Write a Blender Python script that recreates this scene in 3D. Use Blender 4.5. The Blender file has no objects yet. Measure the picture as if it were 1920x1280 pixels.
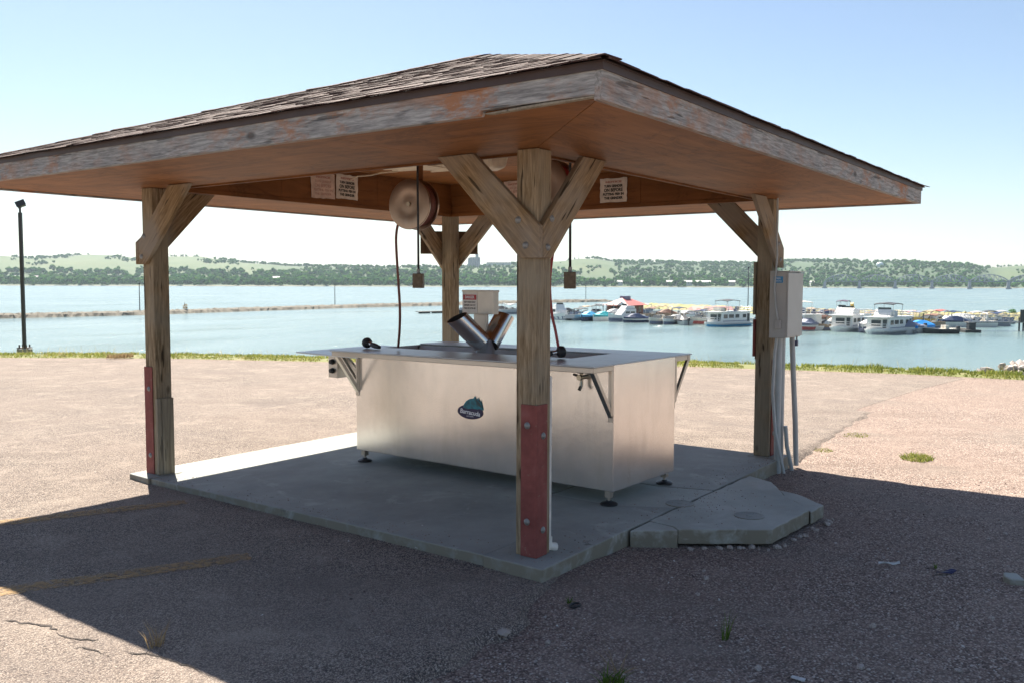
import bpy, bmesh, math, random
from mathutils import Vector, Matrix, noise as mnoise
R = math.radians
sc = bpy.context.scene
COL = sc.collection
random.seed(7)

# ------------------------------------------------------------------ camera
CX, CY, CZ, YAW, PIT, ROLL, FPX = -4.1148, -2.8122, 1.5588, 0.6271, -0.0661, 0.0026, 1682.43
Fv = Vector((math.cos(YAW)*math.cos(PIT), math.sin(YAW)*math.cos(PIT), math.sin(PIT)))
Rv = Vector((math.sin(YAW), -math.cos(YAW), 0)); Uv = Rv.cross(Fv)
R2 = Rv*math.cos(ROLL)+Uv*math.sin(ROLL); U2 = -Rv*math.sin(ROLL)+Uv*math.cos(ROLL)
cd = bpy.data.cameras.new('camera'); cam = bpy.data.objects.new('camera', cd); COL.objects.link(cam)
cam.matrix_world = Matrix(((R2.x, U2.x, -Fv.x, CX), (R2.y, U2.y, -Fv.y, CY), (R2.z, U2.z, -Fv.z, CZ), (0, 0, 0, 1)))
cd.sensor_width = 36; cd.lens = FPX/1920*36; cd.clip_start = .05; cd.clip_end = 20000
cd.dof.use_dof = True; cd.dof.focus_distance = 6.3; cd.dof.aperture_fstop = 11
sc.camera = cam

# ------------------------------------------------------------------ sky, sun, exposure
SUN_DIR = Vector((.37, .63, 1.0)).normalized()          # towards the sun
w = bpy.data.worlds.new('World'); sc.world = w; w.use_nodes = True
nt = w.node_tree; bg = nt.nodes['Background']
sky = nt.nodes.new('ShaderNodeTexSky'); sky.sky_type = 'NISHITA'; sky.sun_disc = False
sky.sun_elevation = math.asin(SUN_DIR.z); sky.sun_rotation = math.atan2(SUN_DIR.x, SUN_DIR.y)
sky.altitude = 400; sky.air_density = 1.0; sky.dust_density = .8; sky.ozone_density = .7
nt.links.new(sky.outputs[0], bg.inputs[0]); bg.inputs[1].default_value = .053
sl = bpy.data.lights.new('sun', 'SUN'); sl.energy = 5.0; sl.angle = R(.53); sl.color = (1, .92, .80)
so = bpy.data.objects.new('sun', sl); COL.objects.link(so)
so.rotation_euler = SUN_DIR.to_track_quat('Z', 'Y').to_euler(); so.location = (6, 10, 30)
sc.view_settings.view_transform = 'Standard'; sc.view_settings.look = 'None'
sc.view_settings.gamma = 1; sc.view_settings.exposure = 1.5

# ------------------------------------------------------------------ helpers
def tag(o, label=None, cat=None, group=None, kind=None):
    if label: o['label'] = label
    if cat: o['category'] = cat
    if group: o['group'] = group
    if kind: o['kind'] = kind
    return o
def empty(name, loc=(0, 0, 0), rz=0, label=None, cat=None, group=None, parent=None):
    o = bpy.data.objects.new(name, None); COL.objects.link(o)
    o.location = loc; o.rotation_euler = (0, 0, rz); o.empty_display_size = .1
    if parent: o.parent = parent
    return tag(o, label, cat, group)
def copy_tree(o, parent=None):
    c = o.copy(); COL.objects.link(c); c.parent = parent
    for ch in list(o.children): copy_tree(ch, c)
    return c

class MB:
    def __init__(s): s.v = []; s.f = []; s.tint = []; s.cur = .5
    def add(s, vs, fs, M=None):
        n = len(s.v)
        s.v += [tuple(M @ Vector(p)) if M else tuple(p) for p in vs]
        s.f += [tuple(n+i for i in f) for f in fs]; s.tint += [s.cur]*len(vs)
        return s
    def box(s, a, b, M=None):
        x0, y0, z0 = a; x1, y1, z1 = b
        return s.add([(x0,y0,z0),(x1,y0,z0),(x1,y1,z0),(x0,y1,z0),(x0,y0,z1),(x1,y0,z1),(x1,y1,z1),(x0,y1,z1)],
                     [(0,3,2,1),(4,5,6,7),(0,1,5,4),(1,2,6,5),(2,3,7,6),(3,0,4,7)], M)
    def prism(s, pts, ext, M=None):
        n = len(pts); e = Vector(ext); P = [Vector(p) for p in pts]
        nrm = sum(((P[i]-P[0]).cross(P[(i+1) % n]-P[0]) for i in range(1, n)), Vector())
        if nrm.dot(e) > 0: P = P[::-1]
        return s.add(P+[p+e for p in P], [tuple(range(n)), tuple(range(2*n-1, n-1, -1))]+[(i, n+i, n+(i+1) % n, (i+1) % n) for i in range(n)], M)
    def tube(s, pts, r, seg=10, cap=True, M=None):
        P = [Vector(p) for p in pts]; n = len(P); rs = r if isinstance(r, (list, tuple)) else [r]*n
        vs = []; up = None
        for i, p in enumerate(P):
            t = (P[min(i+1, n-1)]-P[max(i-1, 0)]).normalized()
            if up is None: up = Vector((0, 0, 1)) if abs(t.z) < .9 else Vector((1, 0, 0))
            a = t.cross(up).normalized(); up = a.cross(t).normalized()
            vs += [p+(a*math.cos(2*math.pi*k/seg)+up*math.sin(2*math.pi*k/seg))*rs[i] for k in range(seg)]
        fs = [(i*seg+k, i*seg+(k+1) % seg, (i+1)*seg+(k+1) % seg, (i+1)*seg+k) for i in range(n-1) for k in range(seg)]
        if cap: fs += [tuple(range(seg-1, -1, -1)), tuple(range((n-1)*seg, n*seg))]
        return s.add(vs, fs, M)
    def lathe(s, prof, seg=20, M=None):      # prof: (r, z)
        vs = [(r*math.cos(2*math.pi*k/seg), r*math.sin(2*math.pi*k/seg), z) for r, z in prof for k in range(seg)]
        n = len(prof)
        fs = [(i*seg+k, i*seg+(k+1) % seg, (i+1)*seg+(k+1) % seg, (i+1)*seg+k) for i in range(n-1) for k in range(seg)]
        fs += [tuple(range(seg-1, -1, -1)), tuple(range((n-1)*seg, n*seg))]
        return s.add(vs, fs, M)
    def build(s, name, mat, parent=None, frame=None, smooth=False, bevel=0, tint=False, loc=None, rz=0):
        me = bpy.data.meshes.new(name)
        vs = s.v
        if frame is not None:
            inv = frame.inverted(); vs = [tuple(inv @ Vector(p)) for p in vs]
        me.from_pydata(vs, [], s.f); me.update()
        if tint:
            a = me.attributes.new('tint', 'FLOAT', 'POINT'); a.data.foreach_set('value', s.tint)
        o = bpy.data.objects.new(name, me); COL.objects.link(o); me.materials.append(mat)
        if parent: o.parent = parent
        if frame is not None: o.matrix_local = frame
        if loc is not None: o.location = loc
        if rz: o.rotation_euler[2] = rz
        if smooth:
            me.polygons.foreach_set('use_smooth', [True]*len(me.polygons))
            if smooth == 'auto':
                try: me.set_sharp_from_angle(angle=R(40))
                except Exception: pass
        if bevel:
            m = o.modifiers.new('bevel', 'BEVEL'); m.width = bevel; m.segments = 2; m.limit_method = 'ANGLE'; m.angle_limit = R(35)
        return o

# ------------------------------------------------------------------ materials
class NT:
    def __init__(s, name):
        s.m = bpy.data.materials.new(name); s.m.use_nodes = True; s.t = s.m.node_tree
        s.b = s.t.nodes['Principled BSDF']; s.out = s.t.nodes['Material Output']; s._co = None
    def n(s, ty, **k):
        o = s.t.nodes.new(ty)
        for a, v in k.items():
            if hasattr(o, a): setattr(o, a, v)
        return o
    def l(s, a, b): s.t.links.new(a, b)
    def co(s, stretch=(1, 1, 1), kind='Object'):
        c = s.n('ShaderNodeTexCoord'); m = s.n('ShaderNodeMapping'); m.inputs['Scale'].default_value = stretch
        s.l(c.outputs[kind], m.inputs[0]); return m.outputs[0]
    def noise(s, v, scale, detail=4, rough=.55, dist=0):
        o = s.n('ShaderNodeTexNoise'); s.l(v, o.inputs['Vector'])
        o.inputs['Scale'].default_value = scale; o.inputs['Detail'].default_value = detail
        o.inputs['Roughness'].default_value = rough; o.inputs['Distortion'].default_value = dist
        return o.outputs['Fac']
    def voro(s, v, scale, out='Color', feature='F1'):
        o = s.n('ShaderNodeTexVoronoi'); o.feature = feature; s.l(v, o.inputs['Vector']); o.inputs['Scale'].default_value = scale
        return o.outputs[out]
    def ramp(s, fac, stops, interp='LINEAR'):
        o = s.n('ShaderNodeValToRGB'); s.l(fac, o.inputs[0]); e = o.color_ramp.elements; o.color_ramp.interpolation = interp
        while len(e) > 1: e.remove(e[-1])
        for i, (p, c) in enumerate(stops):
            x = e[0] if i == 0 else e.new(p)
            x.position = p; x.color = (*c, 1) if len(c) == 3 else c
        return o.outputs[0]
    def fr(s, fac, a, b): return s.ramp(fac, [(a, (0, 0, 0)), (b, (1, 1, 1))])
    def mix(s, fac, a, b, mode='MIX'):
        o = s.n('ShaderNodeMix'); o.data_type = 'RGBA'; o.blend_type = mode
        if isinstance(fac, (int, float)): o.inputs[0].default_value = fac
        else: s.l(fac, o.inputs[0])
        for i, c in ((6, a), (7, b)):
            if isinstance(c, tuple): o.inputs[i].default_value = (*c, 1)
            else: s.l(c, o.inputs[i])
        return o.outputs[2]
    def mth(s, op, a, b=0.0):
        o = s.n('ShaderNodeMath'); o.operation = op
        for i, c in ((0, a), (1, b)):
            if isinstance(c, (int, float)): o.inputs[i].default_value = c
            else: s.l(c, o.inputs[i])
        return o.outputs[0]
    def bump(s, h, dist, strength=1.0):
        o = s.n('ShaderNodeBump'); s.l(h, o.inputs['Height']); o.inputs['Distance'].default_value = dist
        o.inputs['Strength'].default_value = strength; s.l(o.outputs[0], s.b.inputs['Normal'])
    def attr(s, name):
        o = s.n('ShaderNodeAttribute'); o.attribute_name = name; return o.outputs['Fac']
    def set(s, col=None, rough=None, metal=None, **k):
        for nm, v in (('Base Color', col), ('Roughness', rough), ('Metallic', metal)):
            if v is None: continue
            i = s.b.inputs[nm]
            if isinstance(v, tuple): i.default_value = (*v, 1)
            elif isinstance(v, (int, float)): i.default_value = v
            else: s.l(v, i)
        for nm, v in k.items(): s.b.inputs[nm.replace('_', ' ')].default_value = v
        return s.m

def simple(name, col, rough=.5, metal=0, var=.12, scale=12, bump=0):
    t = NT(name); v = t.co(); n = t.noise(v, scale)
    c = t.ramp(n, [(.3, tuple(x*(1-var) for x in col)), (.7, tuple(min(1, x*(1+var)) for x in col))])
    if bump: t.bump(t.noise(v, scale*6), bump)
    return t.set(c, rough, metal)

def wood(name, dark, mid, light, axis='z', gscale=1.0, knots=True, rough=.75, patch=None, grey=None, cracks=.6):
    t = NT(name); k = {'x': (.05, 1, 1), 'y': (1, .08, 1), 'z': (1, 1, .08)}[axis]
    obinfo = t.n('ShaderNodeObjectInfo')
    v0 = t.co((1, 1, 1)); add = t.n('ShaderNodeVectorMath'); add.operation = 'ADD'; t.l(v0, add.inputs[0]); t.l(obinfo.outputs['Location'], add.inputs[1]); v0 = add.outputs[0]
    mp = t.n('ShaderNodeMapping'); mp.inputs['Scale'].default_value = k; t.l(v0, mp.inputs[0]); v = mp.outputs[0]
    g1 = t.noise(v, 26*gscale, 6, .6, .6); g2 = t.noise(v, 110*gscale, 3, .6)
    big = t.noise(v0, 2.2, 3)
    c = t.ramp(t.mth('ADD', t.mth('MULTIPLY', g1, .75), t.mth('MULTIPLY', g2, .25)), [(.32, dark), (.5, mid), (.66, light)])
    if grey: c = t.mix(t.mth('MULTIPLY', t.fr(big, .42, .62), .75), c, grey)
    crack = t.fr(t.noise(v, 34, 2, .5), .655, .69)
    c = t.mix(t.mth('MULTIPLY', crack, cracks), c, tuple(x*.22 for x in dark))
    if not knots:
        sw = t.n('ShaderNodeMapping'); sw.inputs['Scale'].default_value = (1, .35, 1); t.l(v0, sw.inputs[0])
        st_ = t.noise(sw.outputs[0], 2.6, 5, .7, 1.2); c = t.mix(t.mth('MULTIPLY', t.ramp(st_, [(.5, (0, 0, 0)), (.55, (1, 1, 1)), (.575, (.35, .35, .35)), (.7, (0, 0, 0))]), .45), c, tuple(x*.4 for x in dark))
        c = t.mix(t.mth('MULTIPLY', t.fr(big, .5, .7), .35), c, tuple(x*1.5 for x in light))
    if knots:
        ks = {'x': (.5, 1, 1), 'y': (1, .5, 1), 'z': (1, 1, .5)}[axis]
        mk = t.n('ShaderNodeMapping'); mk.inputs['Scale'].default_value = ks; t.l(v0, mk.inputs[0])
        d = t.voro(mk.outputs[0], 4.2, 'Distance'); kf = t.ramp(d, [(.05, (1, 1, 1)), (.11, (0, 0, 0))])
        c = t.mix(t.mth('MULTIPLY', kf, .8), c, tuple(x*.45 for x in dark))
    if patch:
        ps = {'x': (.45, 1, 1), 'y': (1, .45, 1), 'z': (1, 1, .45)}[axis]
        mq = t.n('ShaderNodeMapping'); mq.inputs['Scale'].default_value = ps; t.l(v0, mq.inputs[0])
        pf = t.mth('MULTIPLY', t.fr(t.noise(mq.outputs[0], 8.5, 7, .72), .485, .60), t.fr(t.noise(v0, 1.3, 2), .35, .6))
        c = t.mix(t.mth('MULTIPLY', pf, .85), c, patch)
    t.bump(t.mth('SUBTRACT', t.mth('ADD', t.mth('MULTIPLY', g1, .5), t.mth('MULTIPLY', g2, .6)), t.mth('MULTIPLY', crack, 1.2)), .0022)
    return t.set(c, rough, Specular_IOR_Level=.2)

M = {}
M['post'] = wood('post wood', (.10, .068, .036), (.25, .187, .113), (.42, .335, .225), 'z', 2.2, grey=(.285, .255, .195), cracks=.85)
M['brace'] = wood('brace wood', (.10, .06, .029), (.24, .162, .084), (.40, .29, .17), 'z', 2.0, grey=(.28, .25, .21), cracks=.8)
M['fascia'] = wood('weathered fascia wood', (.12, .12, .118), (.29, .287, .275), (.46, .452, .43), 'y', 3.0, patch=(.36, .155, .065), cracks=.6)
M['soffit'] = wood('stained plywood', (.19, .074, .021), (.24, .096, .028), (.29, .12, .038), 'y', .45, knots=False, rough=.6, cracks=.15)
M['frieze'] = wood('dark stained plywood', (.14, .053, .015), (.18, .07, .02), (.22, .088, .027), 'y', .45, knots=False, rough=.6, cracks=.15)
M['oldboard'] = wood('dark old board', (.07, .045, .026), (.11, .072, .042), (.15, .1, .06), 'z', 1)
M['board'] = wood('grey board', (.17, .145, .105), (.27, .235, .175), (.36, .32, .25), 'z', 1)
t = NT('weathered red paint'); v = t.co(); c = t.ramp(t.noise(v, 7, 5, .65), [(.3, (.165, .05, .044)), (.55, (.245, .077, .067)), (.75, (.30, .12, .105))])
c = t.mix(t.mth('MULTIPLY', t.fr(t.noise(v, 24, 6, .75), .63, .67), .8), c, (.25, .2, .15)); t.bump(t.noise(v, 40, 4), .0008); M['redpaint'] = t.set(c, .75, Specular_IOR_Level=.25)
M['drip'] = simple('brown metal drip edge', (.055, .034, .029), .55, 0, .15, 6)
M['galv'] = simple('galvanised bolt', (.27, .275, .27), .6, .6, .2, 60)

def mk_shingle():
    t = NT('brown asphalt shingle'); v = t.co(); ti = t.attr('tint')
    c = t.ramp(ti, [(0, (.045, .022, .018)), (.4, (.095, .05, .041)), (.75, (.14, .08, .067)), (1, (.21, .135, .115))])
    c = t.mix(.55, c, t.voro(v, 420), 'MULTIPLY'); c = t.mix(t.fr(t.voro(v, 300, 'Distance'), .0, .25), (.3, .22, .2), c)
    t.bump(t.voro(v, 380, 'Distance'), .003); return t.set(c, .75, Specular_IOR_Level=.3)
M['shingle'] = mk_shingle()

def mk_steel(name, base, rough, streak=(60, 60, 1.2), ani=.6):
    t = NT(name); v = t.co(streak); g = t.noise(v, 3, 4); b = t.noise(t.co(), 3.2, 4)
    smear = t.noise(t.co((3, 3, .6)), 2.5, 5, .65)
    r = t.mth('ADD', t.mth('ADD', t.mth('MULTIPLY', g, .0), t.mth('MULTIPLY', smear, .10)), rough-.05)
    ani = 0
    c = t.mix(t.fr(b, .35, .7), base, tuple(x*.88 for x in base)); c = t.mix(t.mth('MULTIPLY', t.fr(smear, .5, .75), .3), c, (.46, .42, .37))
    t.bump(t.mth('MULTIPLY', b, 2.5), .0007)
    t.set(c, r, 1.0); t.b.inputs['Anisotropic'].default_value = ani; return t.m
M['steel'] = mk_steel('brushed stainless steel', (.84, .825, .80), .25, (160, 160, 1.4))
M['boxsteel'] = simple('satin steel box', (.6, .56, .5), .4, .55, .08, 5)
M['steeltop'] = simple('sky tinted worn counter steel', (.50, .535, .56), .38, .45, .14, 4)  # blue-grey tint paints in the sky mirrored by the counter
M['steeldark'] = mk_steel('stainless bracket steel', (.5, .47, .43), .36, (50, 50, 2), .2)
M['chrome'] = simple('polished pipe steel', (.62, .61, .6), .2, 1, .06, 8)
M['reelsteel'] = mk_steel('spun steel reel', (.40, .30, .235), .3, (4, 60, 60), .2)
M['tubeshade'] = simple('dark tube shade metal', (.03, .028, .026), .6, .3, .4, 14)  # near-black colour stands in for the shade inside the feed tubes
M['troughsteel'] = simple('sky tinted trough steel', (.46, .51, .54), .5, .35, .15, 5)  # pale blue reflection of the sky put into the base colour
M['litter'] = simple('dirty paper litter', (.5, .5, .5), .7, 0, .2, 30)
M['black'] = simple('black rubber', (.018, .018, .02), .5, 0, .3, 20)
M['white'] = simple('white plastic', (.72, .70, .66), .5, 0, .08, 20)
M['pvc'] = simple('grey pvc conduit', (.40, .43, .43), .45, 0, .1, 9)
M['pvcw'] = simple('white pvc pipe', (.68, .67, .62), .5, 0, .14, 12)
M['boxgrey'] = simple('grey painted steel box', (.40, .40, .385), .42, 0, .07, 4)
M['bluelabel'] = simple('blue sticker', (.03, .25, .5), .4)
M['paper'] = simple('faded sign paper', (.62, .56, .49), .7, 0, .18, 10)
M['paperpink'] = simple('sun bleached sign paper', (.58, .45, .38), .7, 0, .25, 14)
M['ink'] = simple('black ink', (.03, .028, .026), .6)
M['inkfade'] = simple('faded red ink', (.42, .22, .18), .7)
M['redsign'] = simple('red sign ink', (.42, .03, .04), .5)
M['cream'] = simple('cream plastic', (.62, .53, .40), .5, 0, .18, 12)
M['hosered'] = simple('red rubber hose', (.28, .03, .03), .45)
M['hosebrown'] = simple('brown red rubber hose', (.17, .06, .045), .5)
M['brass'] = simple('brass fitting', (.42, .38, .30), .35, 1, .2, 30)
M['outlet'] = simple('dirty outlet box', (.16, .125, .085), .6, .3, .35, 30, .001)
M['lock'] = simple('dark blue padlock', (.03, .04, .10), .35)
M['navy'] = simple('navy emblem', (.018, .016, .07), .35)
M['teal'] = simple('teal emblem', (.0, .17, .22), .35, 0, .5, 40)
M['tealdark'] = simple('dark teal emblem', (.01, .06, .07), .35)
M['whiteink'] = simple('white ink', (.8, .8, .82), .5)

def mk_ground(name, stones, tones, scale, bump, patchcol=None):
    t = NT(name); v = t.co(); wv = t.n('ShaderNodeVectorMath'); wv.operation = 'ADD'
    jn = t.n('ShaderNodeTexNoise'); t.l(v, jn.inputs[0]); jn.inputs['Scale'].default_value = scale*.6
    mul = t.n('ShaderNodeVectorMath'); mul.operation = 'SCALE'; mul.inputs['Scale'].default_value = .6/scale
    t.l(jn.outputs['Color'], mul.inputs[0]); t.l(v, wv.inputs[0]); t.l(mul.outputs[0], wv.inputs[1]); u = wv.outputs[0]
    cell = t.voro(u, scale); dist = t.voro(u, scale, 'Distance')
    sep = t.n('ShaderNodeSeparateColor'); t.l(cell, sep.inputs[0])
    c = t.ramp(sep.outputs[0], stones)
    cell2 = t.voro(u, scale*.37); d2 = t.voro(u, scale*.37, 'Distance'); sep2 = t.n('ShaderNodeSeparateColor'); t.l(cell2, sep2.inputs[0])
    bigm = t.mth('MULTIPLY', t.fr(sep2.outputs[1], .72, .76), t.ramp(d2, [(.28, (1, 1, 1)), (.36, (0, 0, 0))]))
    c = t.mix(bigm, c, t.ramp(sep2.outputs[0], stones[1:]))
    gap = t.fr(dist, .42, .72); c = t.mix(t.mth('MULTIPLY', gap, .72), c, tones[0])
    l1 = t.noise(v, .55, 5, .6); l2 = t.noise(v, 3.1, 4, .6)
    c = t.mix(t.mth('MULTIPLY', t.fr(l1, .38, .68), .5), c, tones[1])
    c = t.mix(t.mth('MULTIPLY', t.fr(l2, .5, .72), .4), c, tones[2])
    if patchcol: c = t.mix(t.mth('MULTIPLY', t.fr(t.noise(t.co((1, .5, 1)), .9, 5, .65), .54, .68), .5), c, patchcol)
    r1 = t.n('ShaderNodeMapping'); r1.inputs['Rotation'].default_value = (0, 0, R(54)); t.l(v, r1.inputs[0]); r2 = t.n('ShaderNodeMapping'); r2.inputs['Scale'].default_value = (.22, 1.6, 1); t.l(r1.outputs[0], r2.inputs[0])
    sk = t.fr(t.noise(r2.outputs[0], 1.1, 6, .65), .54, .68); c = t.mix(t.mth('MULTIPLY', sk, .42), c, tuple(x*.62 for x in tones[1]))
    h = t.mth('ADD', t.mth('SUBTRACT', 1.0, dist), t.mth('MULTIPLY', bigm, 1.2)); t.bump(t.mth('ADD', h, t.mth('MULTIPLY', l2, 2.0)), bump)
    return t.set(c, .9, Specular_IOR_Level=.12)
M['asphalt'] = mk_ground('pink chip asphalt', [(0, (.075, .068, .067)), (.25, (.19, .155, .14)), (.5, (.335, .27, .226)), (.75, (.45, .375, .315)), (1, (.58, .51, .445))],
                         ((.05, .045, .045), (.32, .26, .222), (.45, .38, .318)), 150, .008, (.20, .17, .155))
M['gravel'] = mk_ground('pink gravel', [(0, (.075, .06, .055)), (.25, (.185, .138, .122)), (.5, (.31, .23, .192)), (.8, (.44, .345, .29)), (1, (.62, .56, .5))],
                        ((.085, .062, .052), (.27, .205, .172), (.36, .285, .24)), 100, .006, (.22, .19, .165))
def mk_conc(name, a, b, edge):
    t = NT(name); v = t.co(); n1 = t.noise(v, 1.6, 6, .62); n2 = t.noise(v, 9, 5, .6); n3 = t.noise(v, 160, 3)
    c = t.ramp(n1, [(.32, a), (.68, b)]); c = t.mix(t.mth('MULTIPLY', t.fr(n2, .52, .7), .45), c, edge)
    c = t.mix(.25, c, t.ramp(n3, [(.3, (.6, .6, .6)), (.7, (1, 1, 1))]), 'MULTIPLY')
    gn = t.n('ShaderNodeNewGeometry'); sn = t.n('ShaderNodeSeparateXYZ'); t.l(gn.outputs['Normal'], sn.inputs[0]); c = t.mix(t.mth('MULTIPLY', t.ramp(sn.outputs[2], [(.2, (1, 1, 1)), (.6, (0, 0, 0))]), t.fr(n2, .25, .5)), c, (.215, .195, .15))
    pale = t.fr(t.noise(v, 2.1, 6, .7, 1.5), .56, .68); c = t.mix(t.mth('MULTIPLY', pale, .6), c, (.45, .465, .44))
    st = t.fr(t.noise(v, 3.3, 5, .7), .64, .72); c = t.mix(t.mth('MULTIPLY', st, .8), c, tuple(x*.35 for x in a))
    t.bump(t.mth('ADD', n3, t.mth('MULTIPLY', n2, 2)), .0015); return t.set(c, .8)
M['conc'] = mk_conc('grey concrete', (.235, .248, .232), (.365, .378, .352), (.30, .292, .262))
M['conc2'] = mk_conc('pale concrete', (.30, .315, .29), (.45, .462, .425), (.34, .33, .285))
M['stone'] = simple('pale stones', (.36, .31, .28), .8, 0, .45, 3)
def mk_stones():
    t = NT('loose gravel stones'); ti = t.attr('tint'); t.b.inputs
    c = t.ramp(ti, [(0, (.09, .065, .06)), (.35, (.2, .14, .125)), (.65, (.30, .22, .19)), (.9, (.42, .36, .32)), (1, (.62, .6, .57))])
    return t.set(c, .8)
M['pebbles'] = mk_stones()
def mk_leaf(name, stops, tr=.35):
    t = NT(name); c = t.ramp(t.attr('tint'), stops)
    d = t.n('ShaderNodeBsdfDiffuse'); tl = t.n('ShaderNodeBsdfTranslucent'); mx = t.n('ShaderNodeMixShader'); mx.inputs[0].default_value = tr
    t.l(c, d.inputs[0]); t.l(c, tl.inputs[0]); t.l(d.outputs[0], mx.inputs[1]); t.l(tl.outputs[0], mx.inputs[2]); t.l(mx.outputs[0], t.out.inputs[0])
    return t.m
M['grass'] = mk_leaf('lakeside grass', [(0, (.10, .14, .035)), (.5, (.22, .25, .06)), (.85, (.36, .35, .10)), (1, (.45, .38, .2))], .45)
M['weed'] = mk_leaf('green weed', [(0, (.06, .12, .02)), (1, (.16, .22, .05))])
M['drygrass'] = mk_leaf('dry grass', [(0, (.25, .17, .09)), (1, (.42, .32, .18))])
M['tree'] = mk_leaf('woodland leaves', [(0, (.026, .105, .016)), (.4, (.048, .16, .024)), (.75, (.085, .205, .032)), (1, (.15, .25, .05))], .45)
M['trunk'] = simple('tree bark', (.09, .065, .045), .9)

# ------------------------------------------------------------------ terrain
def nz(x, y, s=1.0, o=0.0): return mnoise.noise(Vector((x*s+o, y*s-o, o*.37)))
EDGE = [(-160, 190), (-80, 105), (-40, 66), (-14, 40), (-4, 29), (1.5, 22.9), (5.27, 17.98), (7.33, 15.09), (8.9, 11.6), (11.0, 7.7), (12.64, 4.9), (13.28, 2.86), (13.77, 1.02), (13.95, -.9), (14.3, -4), (14.8, -9), (16, -18), (20, -40), (40, -110), (70, -190)]
def edge_frame():
    out = []
    for i, p in enumerate(EDGE):
        a = Vector(EDGE[max(i-1, 0)]); b = Vector(EDGE[min(i+1, len(EDGE)-1)]); t = (b-a).normalized()
        out.append((Vector(p), Vector((-t.y, t.x))))        # outward normal, to the lake
    return out
EF = edge_frame()
def abound(x):          # asphalt lies where y > abound(x)
    P = [(-40, -4), (-8, -1.1), (-4, -.62), (-1.63, -.42), (-1.4, -.42), (-1.17, -.37), (-.84, -.36), (-.6, -.33), (-.25, -.24), (0, -.19), (.25, -.06), (3.7, -.04), (4.0, -.12), (5.5, .0), (8.4, .22), (11.3, .05), (14, -.3), (60, -.3)]
    for (x0, y0), (x1, y1) in zip(P, P[1:]):
        if x <= x1: return y0+(y1-y0)*(x-x0)/(x1-x0)
    return -.3
def sm(a, b, x): t = min(1, max(0, (x-a)/(b-a))); return t*t*(3-2*t)
def z_asph(x, y):
    d = y-abound(x)+.055*nz(x, y, 4.0, 3)+.03*nz(x, y, 13, 9)
    m = sm(-.07, .07, d)
    z = -.066+.007*max(0, min(6, y))+.010*nz(x, y, .8, 5)+.004*nz(x, y, 5, 1)+.0035*nz(x, y, 30, 2)
    z -= .016*max(0, 1-abs(d-.33)/.14)*(1 if x < -.3 else 0)*(.5+nz(x, y, 3, 8))
    z -= .045*sm(4.2, 6.5, x)
    return z*m+(1-m)*-.19, m
def z_grav(x, y): return -.122+.05*math.exp(-((x-.1)**2+(y+.2)**2)/.25)+.016*nz(x, y, .7, 15)+.006*nz(x, y, 4, 11)+.004*nz(x, y, 22, 12)
def grid(name, xs, ys, fz, mat):
    nx, ny = len(xs), len(ys)
    vs = [(x, y, fz(x, y)) for y in ys for x in xs]
    fs = [(j*nx+i, j*nx+i+1, (j+1)*nx+i+1, (j+1)*nx+i) for j in range(ny-1) for i in range(nx-1)]
    b = MB(); b.v = vs; b.f = fs; b.tint = [0]*len(vs)
    return tag(b.build(name, mat, smooth=True), kind='structure')
def fr(a, b, st): n = int(round((b-a)/st)); return [a+(b-a)*i/n for i in range(n+1)]
# gravel everywhere (sheet reaching back behind the camera, up to the lake bank)
b = MB(); pts = [(p.x, p.y, -.14) for p, n in EF]
b.f = [tuple(range(len(pts)+4))]; b.v = pts+[(40, -260, -.14), (-260, -260, -.14), (-330, 60, -.14), (-300, 250, -.14)]; b.f = [tuple(range(len(b.v)))[::-1]]; b.tint = [0]*len(b.v)
tag(b.build('gravel_ground', M['gravel']), kind='structure')
def zg_f(x, y):
    e = min(x+3.6, 7.6-x, y+6.0, .9-y); return z_grav(x, y)*sm(0, .5, e)+-.148*(1-sm(0, .5, e))
grid('gravel_yard', fr(-3.6, 7.6, .045), fr(-6.0, .9, .045), zg_f, M['gravel'])
b = MB(); ax = [-300, -120, -40, -8, -4, -1.63, -1.2, -.6, 0, 3.7, 5.5, 8.4, 11.3, 13.6]
b.v = [(x, abound(x)+.25, -.1375) for x in ax]+[(p.x-n.x*.25, p.y-n.y*.25, -.1375) for p, n in reversed(EF[:13])]+[(-300, 120, -.1375)]
b.f = [tuple(range(len(b.v)))]; b.tint = [0]*len(b.v)
tag(b.build('asphalt_lot', M['asphalt']), kind='structure')
def za_f(x, y):
    z, m = z_asph(x, y); e = min(x+4.4, 8.5-x, 7.0-y); k = sm(0, .8, e)
    return z*k+(1-k)*(-.15 if m > .5 else -.19)
grid('asphalt_apron', fr(-4.4, 8.5, .05), fr(-1.4, 7.0, .05), za_f, M['asphalt'])
# bank down to the lake
prof = [(0, -.14), (.35, -.10), (.9, -.13), (1.6, -.32), (5, -.9), (10, -1.55), (16, -3.6), (24, -7.6), (45, -10)]
b = MB(); n = len(EF)
b.v = [(p.x+nn.x*d, p.y+nn.y*d, z) for d, z in prof for p, nn in EF]
b.f = [(j*n+i, (j+1)*n+i, (j+1)*n+i+1, j*n+i+1)[::-1] for j in range(len(prof)-1) for i in range(n-1)]; b.tint = [0]*len(b.v)
t = NT('grassy bank soil'); v = t.co(); M['bank'] = t.set(t.ramp(t.noise(v, 1.3, 6), [(.3, (.10, .12, .035)), (.6, (.17, .17, .06)), (.8, (.24, .2, .12))]), .9)
tag(b.build('lake_bank', M['bank'], smooth=True), kind='structure')

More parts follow.
